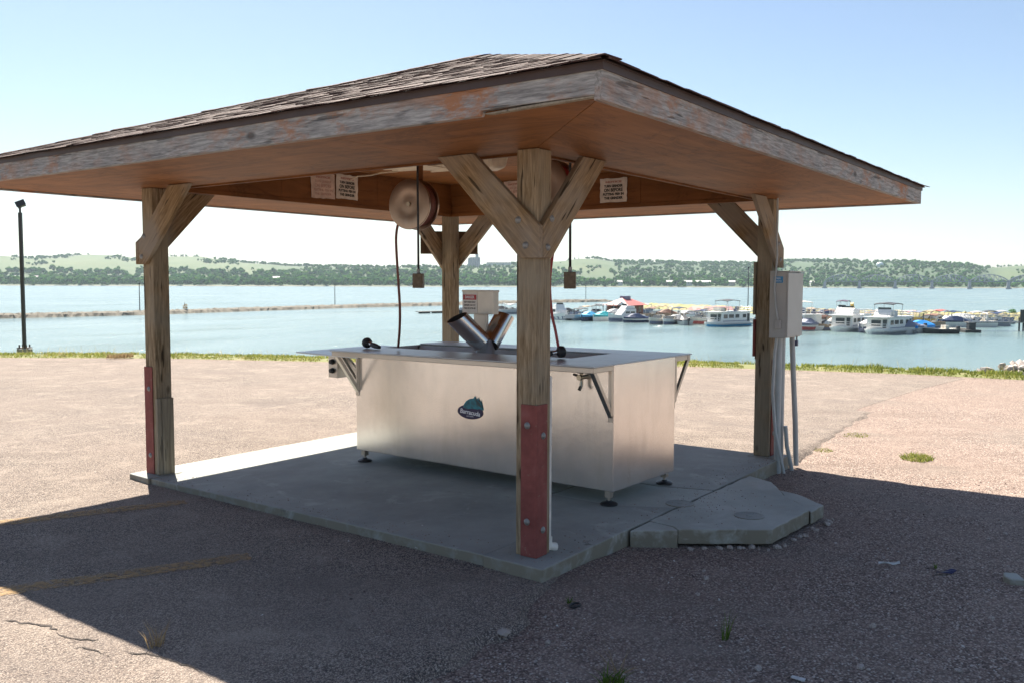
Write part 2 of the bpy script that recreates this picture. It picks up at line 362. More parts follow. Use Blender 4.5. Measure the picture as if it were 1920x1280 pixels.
WZ = -6.5
t = NT('lake water'); v = t.co((1, 1, 1)); 
n1 = t.noise(t.co((.22, .22, 1)), 3, 5, .6); n2 = t.noise(v, 3.5, 4, .6); big = t.noise(t.co((.004, .012, 1)), 2.0, 4)
t.set(t.ramp(big, [(.35, (.105, .165, .17)), (.7, (.14, .20, .20))]), .2); t.b.inputs['IOR'].default_value = 1.33; wp = t.noise(t.co((.02, .05, 1)), 1.4, 5, .65); t.l(t.mth('ADD', t.mth('MULTIPLY', t.fr(wp, .35, .65), .16), .11), t.b.inputs['Roughness'])
t.bump(t.mth('ADD', t.mth('MULTIPLY', n1, 2.2), n2), .09, .9)
M['water'] = t.m
b = MB(); b.v = [(-3800, -3800, WZ), (5600, -3800, WZ), (5600, 5600, WZ), (-3800, 5600, WZ)]; b.f = [(0, 1, 2, 3)]; b.tint = [0]*4
tag(b.build('lake_water', M['water']), kind='structure')

def far(px, dep, z=0.0):
    h = Vector((math.cos(YAW), math.sin(YAW), 0)); r = Vector((math.sin(YAW), -math.cos(YAW), 0))
    q = Vector((CX, CY, 0))+(h+r*((px-960)/FPX))*dep; q.z = z; return q
def wdep(py, z=WZ): return FPX*(CZ-z)/(py-528.7)

# far hills: a heightfield over bearing x distance
SKY = [(-1600, 488), (-900, 484), (-300, 490), (0, 483), (60, 488), (100, 486), (170, 481), (215, 482), (260, 487), (330, 484), (370, 484), (420, 489), (470, 496), (560, 501), (700, 503), (870, 503), (950, 497), (1050, 491), (1085, 486), (1115, 486), (1150, 491), (1200, 491), (1300, 494), (1400, 493), (1500, 489), (1570, 489), (1640, 491), (1690, 490), (1750, 494), (1800, 495), (1840, 501), (1870, 500), (1900, 497), (1960, 496), (2300, 492), (3400, 488)]
def skyl(px):
    for (x0, y0), (x1, y1) in zip(SKY, SKY[1:]):
        if px <= x1: return y0+(y1-y0)*sm(x0, x1, px)
    return 488
def hill_z(px, d):
    rd = 2450+250*math.sin(px*.006)
    if px > 1820: rd += 500*sm(1820, 1880, px)
    H = (528.7-skyl(px))/FPX*rd+CZ
    sh = 1440
    if d < sh: return -6.5-2.5*min(1, (sh-d)/30)
    base = -6.4+1.6*sm(sh, sh+12, d)+9*sm(sh+20, 1850, d)
    k = sm(1560, rd, d)
    z = base*(1-k)+H*k
    z += (1-abs(2*k-1))*(7*mnoise.noise(Vector((px*.012, d*.004, 2)))+3*mnoise.noise(Vector((px*.04, d*.012, 5))))
    if d > rd: z = H-(d-rd)*.03
    return z
hp = fr(-1600, 3400, 14); hd = [1400, 1436, 1442, 1455, 1475, 1510]+fr(1560, 3300, 60)
b = MB()
for d in hd:
    for px in hp:
        b.v.append(tuple(far(px, d, hill_z(px, d))))
        b.tint.append(max(sm(1100, 1200, px)*(1-sm(1830, 1880, px)), 1-sm(1700, 1950, d), .55*sm(430, 560, px)*(1-sm(1000, 1100, px))))
n = len(hp); b.f = [(j*n+i, j*n+i+1, (j+1)*n+i+1, (j+1)*n+i) for j in range(len(hd)-1) for i in range(n-1)]
t = NT('prairie hillside'); v = t.co(); a1 = t.noise(v, .006, 6, .6); a2 = t.noise(v, .03, 5, .65)
c = t.ramp(a1, [(.35, (.035, .072, .015)), (.5, (.055, .09, .022)), (.7, (.082, .108, .034))]); c = t.mix(t.mth('MULTIPLY', t.fr(a2, .5, .62), .8), c, (.06, .085, .025))
c = t.mix(t.mth('MULTIPLY', t.attr('tint'), t.fr(t.noise(v, .012, 5, .65), .28, .44)), c, (.03, .066, .018))
gz = t.n('ShaderNodeNewGeometry'); sx = t.n('ShaderNodeSeparateXYZ'); t.l(gz.outputs['Position'], sx.inputs[0])
c = t.mix(t.mth('SUBTRACT', 1.0, t.fr(t.mth('MULTIPLY', t.mth('ADD', sx.outputs[2], 7.0), .2), .20, .30)), c, (.20, .17, .12))
M['hill'] = t.set(c, .9)
tag(b.build('hills', M['hill'], smooth=True, tint=True), kind='structure')

# woods on the far shore (one mass of crowns)
ico = bmesh.new(); bmesh.ops.create_icosphere(ico, subdivisions=1, radius=1); IV = [v.co.copy() for v in ico.verts]; IF = [tuple(v.index for v in f.verts) for f in ico.faces]; ico.free()
ico = bmesh.new(); bmesh.ops.create_icosphere(ico, subdivisions=2, radius=1); IV2 = [v.co.copy() for v in ico.verts]; IF2 = [tuple(v.index for v in f.verts) for f in ico.faces]; ico.free()
def blob(mb, c, rx, ry, rz, jit, rnd, fine=False):
    V, F = (IV2, IF2) if fine else (IV, IF)
    mb.add([(c[0]+p.x*rx*(1+rnd.uniform(-jit, jit)), c[1]+p.y*ry*(1+rnd.uniform(-jit, jit)), c[2]+p.z*rz*(1+rnd.uniform(-jit, jit))) for p in V], F)
def crown(mb, p, h, rnd, wid=1.0):
    base = rnd.uniform(.1, .8)
    for k in range(5):
        r = h*rnd.uniform(.2, .34)*wid
        o = (rnd.uniform(-.3, .3)*h*wid, rnd.uniform(-.3, .3)*h*wid, h*rnd.uniform(.3, .8))
        mb.cur = min(1, max(0, base+rnd.uniform(-.22, .22)))
        blob(mb, (p[0]+o[0], p[1]+o[1], p[2]+o[2]), r, r, r*.9, .3, rnd)
rnd = random.Random(3); b = MB()
def put(px, d, h): q = far(px, d, hill_z(px, d)-1); crown(b, q, h, rnd)
for i in range(2300):                       # belt along the far shore
    px = rnd.uniform(-350, 2250); d = 1446+abs(rnd.gauss(0, 1))*110
    if px > 1040 and rnd.random() < .45: continue
    put(px, d, rnd.uniform(8, 15) if d > 1480 else rnd.uniform(5, 11))
for i in range(900):
    px = rnd.uniform(-350, 1060); d = rnd.uniform(1500, 1900); put(px, d, rnd.uniform(9, 16))
cnt = 0
while cnt < 7500:                           # wooded slopes
    px = rnd.uniform(-300, 2200); d = rnd.uniform(1600, 2750)
    dens = mnoise.noise(Vector((px*.011, d*.0035, 8)))+.5*mnoise.noise(Vector((px*.035, d*.011, 4)))
    lim = .2 if px < 470 else (-.15 if px < 1000 else (-.42 if px > 1150 and px < 1850 else 0))
    if px > 1850: lim = .2
    if 1060 < px < 1150 and 2050 < d < 2500: continue
    if dens < lim+rnd.uniform(-.1, .1): cnt += .15; continue
    put(px, d, rnd.uniform(4, 10)); cnt += 1
tag(b.build('far_woods', M['tree'], tint=True), 'green woods along the far lake shore and slopes', 'woods', kind='stuff')
del b
# ------------------------------------------------------------------ concrete pad
def slab(name, poly, z0, z1, mat, jag=0):
    if jag:
        rr = random.Random(len(poly)*3+int(poly[0][0]*100)); P = []
        for i, a in enumerate(poly):
            c = poly[(i+1) % len(poly)]; L = math.dist(a, c); k = max(1, int(L/.07))
            for j in range(k):
                f = j/k; P.append((a[0]+(c[0]-a[0])*f+(rr.uniform(-jag, jag) if j else 0), a[1]+(c[1]-a[1])*f+(rr.uniform(-jag, jag) if j else 0)))
        poly = P
    mb = MB(); mb.prism([(x, y, z0) for x, y in poly], (0, 0, z1-z0))
    return tag(mb.build(name, mat, bevel=.007), kind='structure')
g = .004; q = .30; X0, X1, Y0, Y1 = -.125, 3.93, -.135, 3.93
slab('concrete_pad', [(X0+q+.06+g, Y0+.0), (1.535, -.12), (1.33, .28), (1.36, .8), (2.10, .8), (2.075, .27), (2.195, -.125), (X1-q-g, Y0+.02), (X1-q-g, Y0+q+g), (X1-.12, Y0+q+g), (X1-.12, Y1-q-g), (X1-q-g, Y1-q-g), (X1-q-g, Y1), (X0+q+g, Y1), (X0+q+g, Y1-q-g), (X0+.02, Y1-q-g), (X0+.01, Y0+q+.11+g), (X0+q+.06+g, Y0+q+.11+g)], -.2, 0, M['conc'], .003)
slab('pier_footing', [(X0-.02, Y0-.01), (X0+q+.06, Y0-.005), (X0+q+.06, Y0+q+.11), (X0-.005, Y0+q+.11)], -.2, .003, M['conc'])
slab('pier_footing', [(X1-q, Y0), (X1-.02, Y0+.02), (X1-.06, Y0+q), (X1-q, Y0+q)], -.2, .002, M['conc'])
slab('pier_footing', [(X1-q, Y1-q), (X1, Y1-q), (X1, Y1), (X1-q, Y1)], -.2, .001, M['conc'])
slab('pier_footing', [(X0, Y1-q), (X0+q, Y1-q), (X0+q, Y1), (X0+.02, Y1)], -.2, .003, M['conc'])
slab('concrete_patch', [(1.543, -.118), (1.34, .275), (1.368, .793), (2.092, .793), (2.068, .273), (2.186, -.124)], -.2, -.003, M['conc2'])
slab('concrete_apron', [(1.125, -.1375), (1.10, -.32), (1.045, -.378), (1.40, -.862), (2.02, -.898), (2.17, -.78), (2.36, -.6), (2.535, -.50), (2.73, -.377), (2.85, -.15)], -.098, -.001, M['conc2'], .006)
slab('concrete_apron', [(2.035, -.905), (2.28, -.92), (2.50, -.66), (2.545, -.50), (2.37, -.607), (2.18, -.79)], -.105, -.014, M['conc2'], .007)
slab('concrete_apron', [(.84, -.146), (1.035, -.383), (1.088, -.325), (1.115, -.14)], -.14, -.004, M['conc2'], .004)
def cover(x, y, lab):
    mb = MB(); mb.lathe([(.10, -.02), (.10, .003), (.088, .004), (.086, .0015), (.02, .0015), (.018, .005), (.0, .005)], 28)
    return tag(mb.build('cleanout_cover', M['conc'], loc=(x, y, 0), smooth='auto'), lab, 'cover', 'round covers set in the concrete apron')
cover(1.63, -.62, 'round cleanout cover set in the middle of the outer concrete apron')
cover(1.66, -.10, 'round cleanout cover where the apron meets the pad under the table')

# painted parking lines, worn through
t = NT('worn yellow paint'); v = t.co(); 
tr = t.n('ShaderNodeBsdfTransparent'); mx = t.n('ShaderNodeMixShader')
wear = t.mth('MULTIPLY', t.fr(t.noise(v, 26, 4, .7), .36, .52), t.fr(t.noise(v, 3.0, 4, .6), .2, .45))
t.set((.40, .255, .11), .85); t.l(t.mth('MULTIPLY', wear, .6), mx.inputs[0]); t.l(tr.outputs[0], mx.inputs[1]); t.l(t.b.outputs[0], mx.inputs[2]); t.l(mx.outputs[0], t.out.inputs[0])
M['line'] = t.m
def pline(a, c, wd):
    mb = MB(); a = Vector(a); c = Vector(c); d = (c-a); k = int(d.length/.05); nn = Vector((-d.y, d.x)).normalized()*wd/2
    for i in range(k+1):
        p = a+d*i/k
        for j in range(5):
            q = p+nn*(j/2-1); mb.v.append((q.x, q.y, z_asph(q.x, q.y)[0]+.004)); mb.tint.append(0)
    mb.f = [(i*5+j, i*5+j+1, i*5+j+6, i*5+j+5) for i in range(k) for j in range(4)]
    tag(mb.build('parking_line', M['line']), kind='structure')
pline((-.82, 1.475), (-2.9, 2.46), .15); pline((-.28, 2.91), (-2.4, 3.76), .15)

def crack(pts, wd, seed):
    rr = random.Random(seed); P = []
    for a, c in zip(pts, pts[1:]):
        k = max(2, int(math.dist(a, c)/.03))
        for i in range(k): f = i/k; P.append((a[0]+(c[0]-a[0])*f+rr.uniform(-.012, .012), a[1]+(c[1]-a[1])*f+rr.uniform(-.012, .012)))
    mb = MB()
    for i, (x, y) in enumerate(P):
        w_ = wd*rr.uniform(.15, .65)*min(1, min(i, len(P)-1-i)/3)
        for sg in (-1, 1): q = (x+sg*w_*.5, y+sg*w_*.8); mb.v.append((*q, z_asph(*q)[0]+.003)); mb.tint.append(0)
    mb.f = [(2*i, 2*i+1, 2*i+3, 2*i+2) for i in range(len(P)-1)]; tag(mb.build('pavement_crack', M['crack']), kind='structure')
M['crack'] = simple('dark crack dirt', (.05, .04, .035), .95, 0, .4, 40)
crack([(-2.16, 1.62), (-2.06, 1.35), (-2.08, 1.18), (-2.0, .95)], .02, 1); crack([(-2.12, 1.05), (-2.08, .9), (-2.1, .7)], .016, 2); crack([(-2.02, .86), (-1.95, .62), (-1.93, .3)], .015, 3); 
# ------------------------------------------------------------------ shelter
C0 = 1.915; HF = 1.915; E = 2.893; ZS = 2.295
sh = empty('picnic_shelter', (C0, C0, 0), 0, 'open wooden shelter with brown shingled hip roof on four posts over the steel table', 'shelter')
def rot(k): return Matrix.Rotation(k*math.pi/2, 4, 'Z')
ZF0, ZF1 = 2.281, 2.408
for k in range(4):
    # fascia: pinwheel butt joints; the front left board has a strip split off its lower edge
    mb = MB()
    if k == 0:
        pr = [(-E, -E+.04, ZF0+.022), (-E, -E+.25, ZF0+.0235), (-E, -E+.61, ZF0+.0225), (-E, -E+.62, ZF0), (-E, E, ZF0), (-E, E, ZF1), (-E, -E+.04, ZF1)]
    else:
        pr = [(-E, -E+.04, ZF0), (-E, E, ZF0), (-E, E, ZF1), (-E, -E+.04, ZF1)]
    if k == 0: pr = [(x, y-.0385 if y < -E+.1 else y, z) for x, y, z in pr]
    if k == 1: pr = [(x, y, z) for x, y, z in pr]
    mb.prism(pr, (.038, 0, 0))
    o = mb.build('fascia_board', M['fascia'], sh, bevel=.003); o.matrix_local = rot(k)
    if k == 0:
        sp = MB(); sp.prism([(-E+.003, -E+.002, ZF0+.016), (-E+.003, -E+.56, ZF0+.003), (-E+.003, -E+.60, ZF0+.008), (-E+.003, -E+.3, ZF0+.019), (-E+.003, -E+.002, ZF0+.021)], (.03, 0, 0)); sp.build('split_strip', M['board'], o)
    if k == 0: tag(o, 'grey fascia board with peeling brown stain and a strip split off near the corner')
    mb = MB(); e = E+.008
    mb.prism([(-e, -e, 2.399), (-e, e, 2.399), (-e, e, 2.4295), (-e, -e, 2.4295)], (.006, 0, 0))
    mb.prism([(-e-.006, -e-.006, 2.4298), (-e-.006, e+.006, 2.4298), (-e+.05, e-.05, 2.4298), (-e+.05, -e+.05, 2.4298)], (0, 0, .004))
    o = mb.build('drip_edge', M['drip'], sh); o.matrix_local = rot(k)
    # soffit trapezoid with a mitred seam, its inner edge trimmed
    a = E-.042; c = HF-.13; gp = .003
    mb = MB(); mb.prism([(-a, -1.22, ZS), (-a, 1.22, ZS), (-c, 1.22, ZS), (-c, -1.22, ZS)], (0, 0, .012))
    for sg in (-1, 1): mb.prism([(-a, sg*1.2235, ZS), (-a, sg*(a-gp), ZS), (-c, sg*(c-gp), ZS), (-c, sg*1.2235, ZS)], (0, 0, .012))
    o = mb.build('soffit', M['soffit'], sh); o.matrix_local = rot(k)
    mb = MB(); mb.box((-c, -c, 2.282), (-c+.022, c-.022, 2.318))
    o = mb.build('beam_trim', M['frieze'], sh, bevel=.003); o.matrix_local = rot(k)
    mb = MB()
    for y0, y1 in ((-c+.0, -.62), (-.616, .6), (.604, c-.012)): mb.box((-c, y0, 2.3185), (-c+.011, y1, 2.635))
    mb.box((-c-.115, -c-.1, 2.31), (-c-.002, c+.0, 2.63))
    o = mb.build('frieze_panel', M['frieze'], sh); o.matrix_local = rot(k)
mb = MB(); 
for i in range(3):
    for j in range(2): mb.box((-1.78+i*1.19, -1.78+j*1.785, 2.636), (-1.78+i*1.19+1.186, -1.78+j*1.785+1.781, 2.648))
mb.build('ceiling', M['soffit'], sh)

# roof: deck plus individually laid shingles in courses
RZ0, APX = 2.434, 3.44; ER = E+.022; SL = (APX-RZ0)/ER; LS = math.hypot(ER, APX-RZ0)
mb = MB(); mb.v = [(-ER, -ER, RZ0), (ER, -ER, RZ0), (ER, ER, RZ0), (-ER, ER, RZ0), (0, 0, APX)]
mb.f = [(0, 1, 4), (1, 2, 4), (2, 3, 4), (3, 0, 4)]; mb.tint = [.3]*5
roof = mb.build('roof', M['drip'], sh)
rnd = random.Random(11); mb = MB(); EXPO = .115; NR = int(LS/EXPO)
nrm0 = Vector((-(APX-RZ0), 0, ER)).normalized(); dn = Vector((-ER, 0, -(APX-RZ0))).normalized()
for k in range(4):
    Mk = rot(k)
    for r in range(NR):
        s = LS-r*EXPO                       # distance from apex of the lower edge
        half = ER*s/LS; top = max(.02, s-.15); y = -half+rnd.uniform(-.25, 0)
        while y < half:
            wd = rnd.choice([.08, .12, .16, .22])*rnd.uniform(.9, 1.1); a = max(y, -half); c = min(y+wd-.004, half)
            y += wd
            if c-a < .03: continue
            mb.cur = min(1, max(0, rnd.gauss(.5, .2)))
            lo = s+rnd.uniform(-.008, .01)+(.018 if r == 0 else 0); th = rnd.choice([.003, .005, .007]); lift = abs(rnd.gauss(0, .0012)); l2 = abs(rnd.gauss(0, .0012))
            def P(yy, ss, h): return Vector((0, yy, APX))+dn*ss+nrm0*h
            hh = ER*top/LS; at_, ct = max(a, -hh), min(c, hh)
            if ct <= at_: m_ = max(-hh, min(hh, (a+c)/2)); at_, ct = m_-.002, m_+.002
            mb.add([P(a, lo, .004+lift), P(c, lo, .004+l2), P(ct, top, .003), P(at_, top, .003), P(a, lo, .004+th+lift), P(c, lo, .004+th+l2), P(ct, top, .006), P(at_, top, .006)],
                   [(0,3,2,1),(4,5,6,7),(0,1,5,4),(1,2,6,5),(2,3,7,6),(3,0,4,7)], Mk)
    # hip caps
    hd = Vector((-ER, -ER, RZ0-APX)); HL = hd.length; hd.normalize(); side = Vector((1, -1, 0)).normalized()
    i = 0
    while i*.14 < HL-.05:
        s = HL-i*.14+.005; mb.cur = min(1, max(0, rnd.gauss(.42, .18))); lift = abs(rnd.gauss(0, .004)); wv = .10 if i else .07
        def Q(ss, lat, h): 
            p = Vector((0, 0, APX))+hd*ss+side*lat; p.z += h-abs(lat)*SL*.72; return p
        t0 = max(.0, s-.24)
        vs = [Q(s, -wv, lift+.008), Q(s, 0, lift+.010), Q(s, wv, lift+.008), Q(t0, -wv, .006), Q(t0, 0, .009), Q(t0, wv, .006)]
        vs += [v+Vector((0, 0, .006)) for v in vs]
        mb.add(vs, [(0,3,4,1),(1,4,5,2),(6,7,10,9),(7,8,11,10),(0,1,7,6),(1,2,8,7),(2,5,11,8),(5,4,10,11),(4,3,9,10),(3,0,6,9)], Mk); i += 1
mb.build('shingles', M['shingle'], roof, tint=True)

# posts
S = .14
def brace_frame(o, d):
    z = (Vector(d)+Vector((0, 0, 1))).normalized(); x = Vector((d[1], -d[0], 0)); y = z.cross(x)
    m = Matrix((x, y, z)).transposed().to_4x4(); m.translation = o; return m
def make_post(k):
    loc = rot(k) @ Vector((-HF, -HF, 0))
    p = MB(); p.box((0, 0, .002), (S, S, ZS-.002))
    po = p.build('post', M['post'], sh, bevel=.006); po.location = loc; po.rotation_euler = (0, 0, k*math.pi/2)
    zt = ZS-.004; z0 = 1.69; L = zt-z0
    pa = MB(); pa.prism([(-.001, -.04, z0), (-.001, .09, z0), (-.001, .09+L, zt), (-.001, L-.18, zt), (-.001, -.04+.0, z0+.175), ], (-.039, 0, 0))
    pa.build('brace', M['brace'], po, frame=brace_frame((-.02, 0, z0), (0, 1, 0)), bevel=.005)
    pb = MB(); pb.prism([(.0, -.001, z0), (.09, -.001, z0), (.09+L, -.001, zt), (L-.18, -.001, zt), (.0, -.001, z0+.178)], (0, -.039, 0))
    pb.build('brace', M['brace'], po, frame=brace_frame((0, -.02, z0), (1, 0, 0)), bevel=.005)
    gd = MB(); gd.box((-.009, -.009, .004), (-.0005, .1, .872)); gd.box((-.0005, -.009, .004), (.1, -.0005, .872))
    gd.build('guard_plate', M['redpaint'], po, bevel=.002)
    bl = MB(); bl.lathe([(.020, 0), (.020, .003), (.0155, .006), (.013, .010), (.007, .012), (0, .0125)], 14)
    def bolt(p_, axis):
        o = bl.build('bolt', M['galv'], po, smooth='auto'); o.location = p_
        o.rotation_euler = (0, -math.pi/2, 0) if axis == 'x' else (math.pi/2, 0, 0)
    for z in (.755, .205): bolt((-.009, .055, z), 'x')
    for z in (.695, .155): bolt((.055, -.009, z), 'y')
    for y, z in ((.05, 1.76), (.10, 1.90)): bolt((-.04, y, z), 'x')
    for y, z in ((.045, 1.75), (.085, 1.91)): bolt((y, -.04, z), 'y')
    if k == 1:      # right post: backing boards for the service box
        f = MB(); f.box((.02, -.034, .86), (.20, -.002, 1.67)); f.build('backing_board', M['board'], po, bevel=.003)
    return po
posts = [make_post(k) for k in range(4)]
f = MB(); f.box((S+.001, .03, .004), (S+.038, .13, .62)); f.box((S+.001, -.012, .004), (S+.03, .028, .62))
o = f.build('filler_board', M['board'], posts[3], bevel=.003)
# a notice board fixed across the outer face of the rear post
mbk = MB(); mbk.box((-.33, .045, 1.875), (.33, .07, 2.135))
bk = mbk.build('notice_board', M['oldboard'], posts[2], bevel=.003); bk.location = (-.065, -.065, 0); bk.rotation_euler = (0, 0, -math.pi/4); bk.location = (-.085, -.085, .0)
# boards on the far face of the right post
f = MB(); f.box((S+.002, -.02, 1.27), (S+.02, .17, 1.74)); f.build('sign_board', M['board'], posts[1], bevel=.002)
f = MB(); f.box((S+.002, -.025, .90), (S+.018, .165, 1.23)); f.build('sign_board', M['redpaint'], posts[1], bevel=.002)
# white water pipe behind the front post
f = MB(); f.tube([(S+.024, .03, .01), (S+.024, .03, 1.02), (S+.024, .05, 1.05), (S+.024, .3, 1.06)][:2], .021, 12)
f.tube([(S+.024, .03, .03), (S+.024, .03, .085)], .028, 12); f.tube([(S+.03, .03, .03), (S+.075, .01, .012)], [.02, .03], 10)
f.build('water_pipe', M['pvcw'], posts[0], smooth='auto')

# torn ceiling panel with a loose white wire, part of the shelter
rnd = random.Random(5); mb = MB()
def jag(x0, y0, x1, y1, z, tilt):
    n = 9; up = [(x0+(x1-x0)*i/n+rnd.uniform(-.01, .01), y1+rnd.uniform(-.07, .07)) for i in range(n+1)]; lo = [(x0+(x1-x0)*i/n, y0+rnd.uniform(-.05, .05)) for i in range(n+1)]
    P = lo+up[::-1]; mb.prism([(x, y, z+tilt*(y-y0)) for x, y in P], (0, 0, .008))
jag(.12, .72, .42, 1.32, 2.605, .02); jag(.25, .62, .66, 1.05, 2.612, .01)
mb.tube([(.3, 1.2, 2.60), (.2, 1.32, 2.585), (.16, 1.42, 2.565), (.06, 1.5, 2.55), (.0, 1.56, 2.50)], .007, 6)
mb.build('torn_panel', M['cream'], sh)

# ceiling lamp (unlit)
lp = empty('ceiling_lamp', (1.78, 1.63, 2.635), .9, 'cream plastic lamp housing under the shelter ceiling behind the front post', 'lamp')
mb = MB(); mb.box((-.18, -.1, -.035), (.18, .1, 0)); mb.build('mounting_plate', M['frieze'], lp, bevel=.004)
mb = MB(); r0 = [(-.15, -.08, -.036), (.15, -.08, -.036), (.15, .08, -.036), (-.15, .08, -.036)]; 
mb.add(r0+[(x*.78, y*.7, -.155) for x, y, z in r0]+[(x*.6, y*.5, -.168) for x, y, z in r0], [(0,1,2,3),(0,4,5,1),(1,5,6,2),(2,6,7,3),(3,7,4,0),(4,8,9,5),(5,9,10,6),(6,10,11,7),(7,11,8,4),(8,11,10,9)])
mb.build('lens', M['cream'], lp, bevel=.012)

# ------------------------------------------------------------------ lettering helper
def text(s, size, mat, parent, name='lettering', loc=(0, 0, 0), rotm=None, shear=0, width=None, bold=0, ext=.0004):
    cu = bpy.data.curves.new(name, 'FONT'); cu.body = s; cu.size = size; cu.align_x = 'CENTER'; cu.align_y = 'CENTER'; cu.shear = shear; cu.offset = bold; cu.extrude = ext; cu.space_line = .95; cu.resolution_u = 3
    tmp = bpy.data.objects.new('tmp', cu); COL.objects.link(tmp)
    dg = bpy.context.evaluated_depsgraph_get(); me = bpy.data.meshes.new_from_object(tmp.evaluated_get(dg)); bpy.data.objects.remove(tmp); bpy.data.curves.remove(cu)
    if width:
        xs = [v.co.x for v in me.vertices]; k = width/(max(xs)-min(xs))
        for v in me.vertices: v.co.x *= k
    me.materials.clear(); me.materials.append(mat); me.name = name
    o = bpy.data.objects.new(name, me); COL.objects.link(o); o.parent = parent
    o.matrix_local = Matrix.Translation(loc) @ (rotm.to_4x4() if rotm else Matrix.Identity(4)); return o
def face(nx, ny):       # frame whose local +z is the outward normal, y up
    z = Vector((nx, ny, 0)).normalized(); y = Vector((0, 0, 1)); x = y.cross(z); return Matrix((x, y, z)).transposed()

def warning_sign(name, loc, nx, ny, wd, ht, lab, faded, tilt=0):
    m = face(nx, ny).to_4x4(); m.translation = loc; m = m @ Matrix.Rotation(tilt, 4, 'Z')
    r_ = random.Random(int(loc[0]*991)); mb = MB(); P = []
    for i in range(8): P.append((-wd/2+wd*i/8, -ht/2+r_.uniform(-.004, .004)))
    for i in range(8): P.append((wd/2+r_.uniform(-.003, .003), -ht/2+ht*i/8))
    for i in range(8): P.append((wd/2-wd*i/8, ht/2+r_.uniform(-.005, .004)))
    for i in range(8): P.append((-wd/2+r_.uniform(-.003, .003), ht/2-ht*i/8))
    mb.prism([(x, y, 0) for x, y in P], (0, 0, .004))
    o = mb.build(name, M['paperpink' if faded else 'paper'], None); o.matrix_world = m
    tag(o, lab, 'sign', 'paper warning signs under the eaves')
    L = ['TURN GRINDER', 'ON BEFORE', 'PUTTING FISH IN', 'THE GRINDER']; ys = [.17, .0, -.17, -.33]; ws = [.7, .7, .78, .7]; hs = [.11, .15, .11, .11]
    ink = M['inkfade'] if faded else M['ink']
    text('NOTICE', .1*ht, M['inkfade'], o, loc=(0, .34*ht, .0045), width=.6*wd, bold=.002)
    for s, y, ww, h in zip(L, ys, ws, hs): text(s, h*ht*1.25, ink, o, loc=(0, y*ht, .0045), width=ww*wd, bold=.002 if not faded else 0)
    return o
yi = C0+(HF-.13)-.0165; xi = yi
warning_sign('warning_sign', (1.785, yi, 2.46), 0, -1, .295, .235, 'sun bleached pink warning sign left of the black lettered sign on the frieze', True, R(1))
warning_sign('warning_sign', (2.095, yi, 2.475), 0, -1, .285, .235, 'pale sign with black lettering beside the bleached sign on the left frieze', False, R(-1))
warning_sign('warning_sign', (xi, 1.61, 2.46), -1, 0, .30, .235, 'pale sign with black lettering alone on the right frieze', False)
warning_sign('warning_sign', (xi, 2.80, 2.51), -1, 0, .29, .24, 'worn sign half hidden behind the front post', True, R(2))

# ------------------------------------------------------------------ fish cleaning table
TB = empty('fish_cleaning_table', (1.293, .235, 0), -.03, 'stainless steel fish cleaning table with overhanging counter under the shelter', 'table')
WB, LB, ZT = .905, 2.60, 1.0
TILT = .006
def zt(y): return ZT-TILT*y
def tbox(mb, x0, y0, x1, y1, a, b_):      # box whose heights a,b are relative to the (slightly tilted) counter top
    mb.add([(x0,y0,zt(y0)+a),(x1,y0,zt(y0)+a),(x1,y1,zt(y1)+a),(x0,y1,zt(y1)+a),(x0,y0,zt(y0)+b_),(x1,y0,zt(y0)+b_),(x1,y1,zt(y1)+b_),(x0,y1,zt(y1)+b_)],
           [(0,3,2,1),(4,5,6,7),(0,1,5,4),(1,2,6,5),(2,3,7,6),(3,0,4,7)])
XA, XT0, XT1, XB = -.282, .215, .80, WB+.26
YT = .50
mb = MB(); s_ = 8
def wallp(p, q, zb, a, d):      # panel wall
    x0, y0 = p; x1, y1 = q
    mb.add([(x0,y0,zb),(x1,y1,zb),(x1,y1,zt(y1)+a),(x0,y0,zt(y0)+a)], [(0,1,2,3)])
body = MB()
body.add([(0,0,.1),(WB,0,.1),(WB,LB,.1),(0,LB,.1),(0,0,zt(0)-.012),(WB,0,zt(0)-.012),(WB,LB,zt(LB)-.012),(0,LB,zt(LB)-.012)], [(0,3,2,1),(0,1,5,4),(1,2,6,5),(2,3,7,6),(3,0,4,7)])
body.build('cabinet', M['steel'], TB, bevel=.006)
ct = MB()
tbox(ct, XA, -.012, XT0, LB+.02, -.010, 0); tbox(ct, XT1, -.012, XB, LB-.0, -.010, 0); tbox(ct, XT0, -.012, XT1, YT, -.010, 0)
ct.build('countertop', M['steeltop'], TB, bevel=.003)
ch = MB()
tbox(ch, XA+.012, -.004, XA+.046, LB+.005, -.048, -.0105); tbox(ch, XB-.05, -.004, XB-.012, LB-.02, -.048, -.0105)
tbox(ch, XA+.047, .0, -.002, .034, -.048, -.0105); tbox(ch, XA+.047, LB-.034, -.002, LB, -.048, -.0105)
tbox(ch, WB+.002, .0, XB-.051, .034, -.048, -.0105)
ch.build('counter_frame', M['steeldark'], TB, bevel=.003)
tr = MB()       # trough sunk between the two counters
tr.add([(XT0+.002,YT+.002,.985),(XT1-.002,YT+.002,.985),(XT1-.002,LB-.01,.968),(XT0+.002,LB-.01,.968),(XT0+.04,YT+.05,.93),(XT1-.04,YT+.05,.93),(XT1-.04,LB-.01,.90),(XT0+.04,LB-.01,.90)],
       [(0,1,5,4),(1,2,6,5),(3,0,4,7),(4,5,6,7)])
tr.build('trough', M['troughsteel'], TB)
